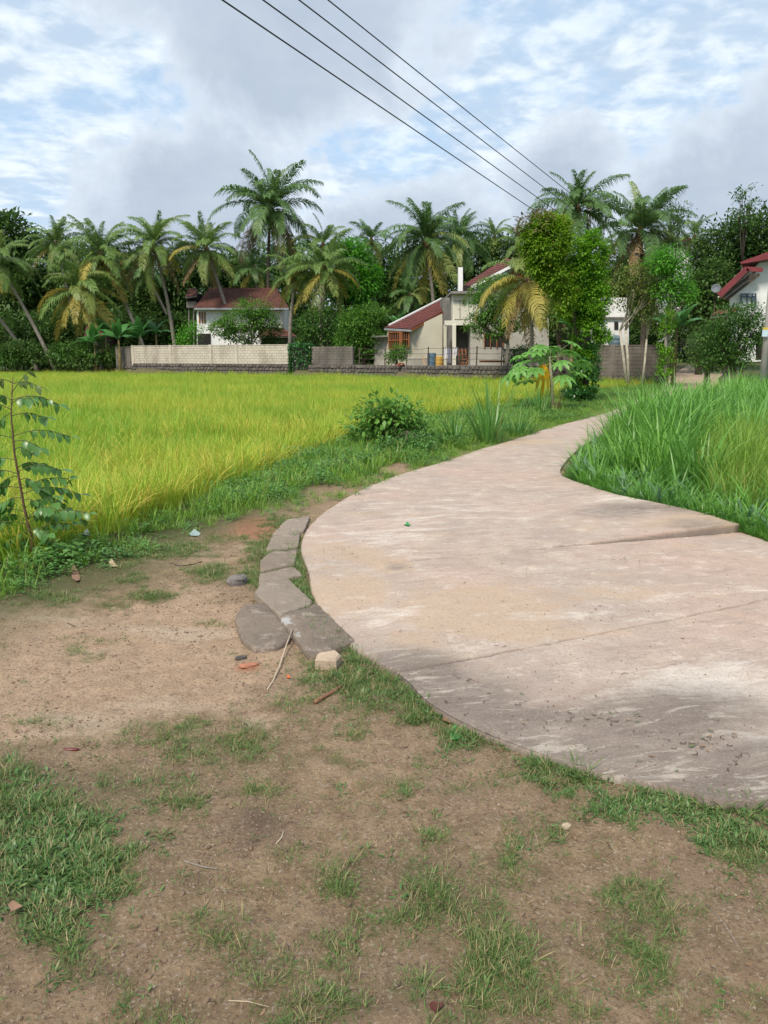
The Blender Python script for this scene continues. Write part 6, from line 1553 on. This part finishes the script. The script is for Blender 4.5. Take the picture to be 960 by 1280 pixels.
# ------------------------------------------------------------------ bushes and tall tufts on the verge
tree('low spreading bush with large dark green leaves between rice and road', 13.6, (478, 560), [(488, 520, 26, 12), (464, 524, 16, 10), (510, 528, 16, 12), (482, 536, 18, 12), (500, 510, 18, 7), (470, 512, 14, 8), (458, 536, 14, 10), (528, 540, 16, 12)], 1700, .125, L_shrub, name='verge_bush', cat='bush', tr=.03, clus=.16, shell=.25, stems=5, spread=.12)
tree('dense creeping mound of small round leaves at the foot of the verge bush', 12.6, (512, 572), [(505, 562, 34, 12), (525, 552, 20, 12), (480, 566, 22, 8)], 2600, .06, L_herb, name='creeping_herb', cat='herb', tr=.015, clus=.07)
def tuft(px, py, n, L, w_, lean, curve, mat, label, r=.15, k=5):
    c = G(px, py); z0 = gz(c.x, c.y)
    a = rng.uniform(0, 6.283, n); rr = r * np.sqrt(rng.random(n)); base = np.stack([c.x + rr * np.cos(a), c.y + rr * np.sin(a), np.full(n, z0 - .02)], 1)
    v, q, tq, nv = blade_arrays(base, a + rng.normal(0, .4, n), np.abs(rng.normal(lean, .18, n)), L * rng.uniform(.5, 1.1, n), np.full(n, w_), curve * rng.uniform(.2, 1.5, n), k)
    root = thing('tall_grass_tuft', label, 'grass tuft', (c.x, c.y, z0), 'tall grass tufts on the verge')
    part_np('blades', v, [q, tq], mat, root, dict(tint=np.repeat(rng.random(n), nv)), kind='stuff')
G_tall = leafmat('tall_tuft_grass', (0.085, 0.24, 0.045), (0.16, 0.33, 0.07), (0.30, 0.28, 0.10), .35, .4, .4, yamt=.04)
tuft(612, 555, 70, 1.45, .03, .28, .55, G_tall, 'tallest tuft of long arching blades, left of the papaya', .22)
tuft(568, 556, 34, .95, .025, .25, .6, G_tall, 'smaller upright tuft midway between the bush and the tallest tuft', .12)
tuft(676, 520, 30, 1.15, .036, .12, .35, G_tall, 'stiff upright blades at the foot of the papaya stem', .2)
tuft(692, 518, 16, .9, .03, .2, .5, leafmat('brown_tuft', (.20, .13, .06), (.15, .17, .06)), 'brownish withered stalks right beside the papaya foot', .12)
tuft(646, 545, 44, .8, .022, .35, .9, G_tall, 'dark arching tuft on the slab rim between the tallest tuft and the papaya', .2)

# ------------------------------------------------------------------ papaya
L_pap = leafmat('papaya_leaf', (0.13, 0.34, 0.060), (0.20, 0.43, 0.09), None, .4, .45, .4)
L_papy = leafmat('papaya_leaf_yellow', (0.72, 0.42, 0.015), (0.80, 0.52, 0.03), None, .4, .5, .3)
def palmate(mat, droop):
    V = []; F = []
    def lobe(a, L, w_):
        b = len(V); prof = [(0, .12), (.25, .5), (.4, .32), (.55, .95), (.66, .45), (.8, .55), (1.0, .03)]
        for u, ww in prof:
            x = L * u; z = -droop * x * x / .4 - .0
            c_, s_ = math.cos(a), math.sin(a)
            for sg in (-1, 0, 1):
                yy = sg * ww * w_ / 2; xx = x + (abs(sg) * ww * .05 * L)
                V.append(V3((xx * c_ - yy * s_, xx * s_ + yy * c_, z - (0 if sg == 0 else -.015))))
        for i in range(len(prof) - 1):
            for q in range(2): F.append((b + 3 * i + q, b + 3 * i + q + 1, b + 3 * i + 4 + q, b + 3 * i + 3 + q))
    for k_ in range(9): 
        a = R(-150 + k_ * 37.5); lobe(a, .36 * (1 - .3 * abs(k_ - 4) / 4), .19)
    return MB().add(V, F, random.random()).build('leaf', mat, None, link_=False).data
PM = [palmate(L_pap, .35), palmate(L_pap, .7)]; PY_ = palmate(L_papy, 2.4)
pb2 = G(690, 514); pb2.z = gz(pb2.x, pb2.y); Yq = pb2.y
PAP = thing('papaya_plant', 'young papaya with bright lobed leaves and one hanging yellow leaf', 'papaya', tuple(pb2))
pt = W(687, 446, Yq)
MB().tube([pb2 - V3((0, 0, .1)), W(690, 485, Yq), pt], [.065, .055, .035], 9).build('trunk', plain('papaya_trunk', (.26, .26, .17), (.18, .17, .11), 8, .8), PAP, smooth=True)
for k, (a, b, dy) in enumerate([(655, 452, .2), (640, 468, -.3), (668, 440, -.4), (690, 434, .3), (712, 440, 0), (727, 452, .3), (722, 466, -.4), (704, 470, -.7), (668, 462, -.7), (650, 444, .6), (680, 446, .7), (700, 452, -.5), (660, 476, .1), (676, 432, 0), (715, 428, .5), (648, 460, -.6)]):
    e = W(a, b, Yq + dy); st = pt - V3((0, 0, .05 * (k % 5)))
    pe = MB().tube([st, st.lerp(e, .5) + V3((0, 0, .10)), e], [.012, .010, .007], 5).build('petiole', plain('petiole_green', (.20, .26, .10)), PAP, smooth=True)
    o = link('leaf', PM[k % 2], pe); o.location = e - wloc(pe); o.rotation_euler = (random.uniform(-.45, .35), random.uniform(.0, .45), math.atan2(e.y - pt.y, e.x - pt.x)); q_ = random.uniform(1.0, 1.35); o.scale = (q_,) * 3
e = W(680, 457, Yq - .35); pe = MB().tube([pt - V3((0, 0, .2)), e], [.012, .008], 5).build('petiole', L_papy, PAP)
o = link('leaf', PY_, pe, label='yellow wilted papaya leaf'); o.location = e - wloc(pe); o.rotation_euler = (0, R(35), R(-90)); o.scale = (1.15, .95, 1.15)
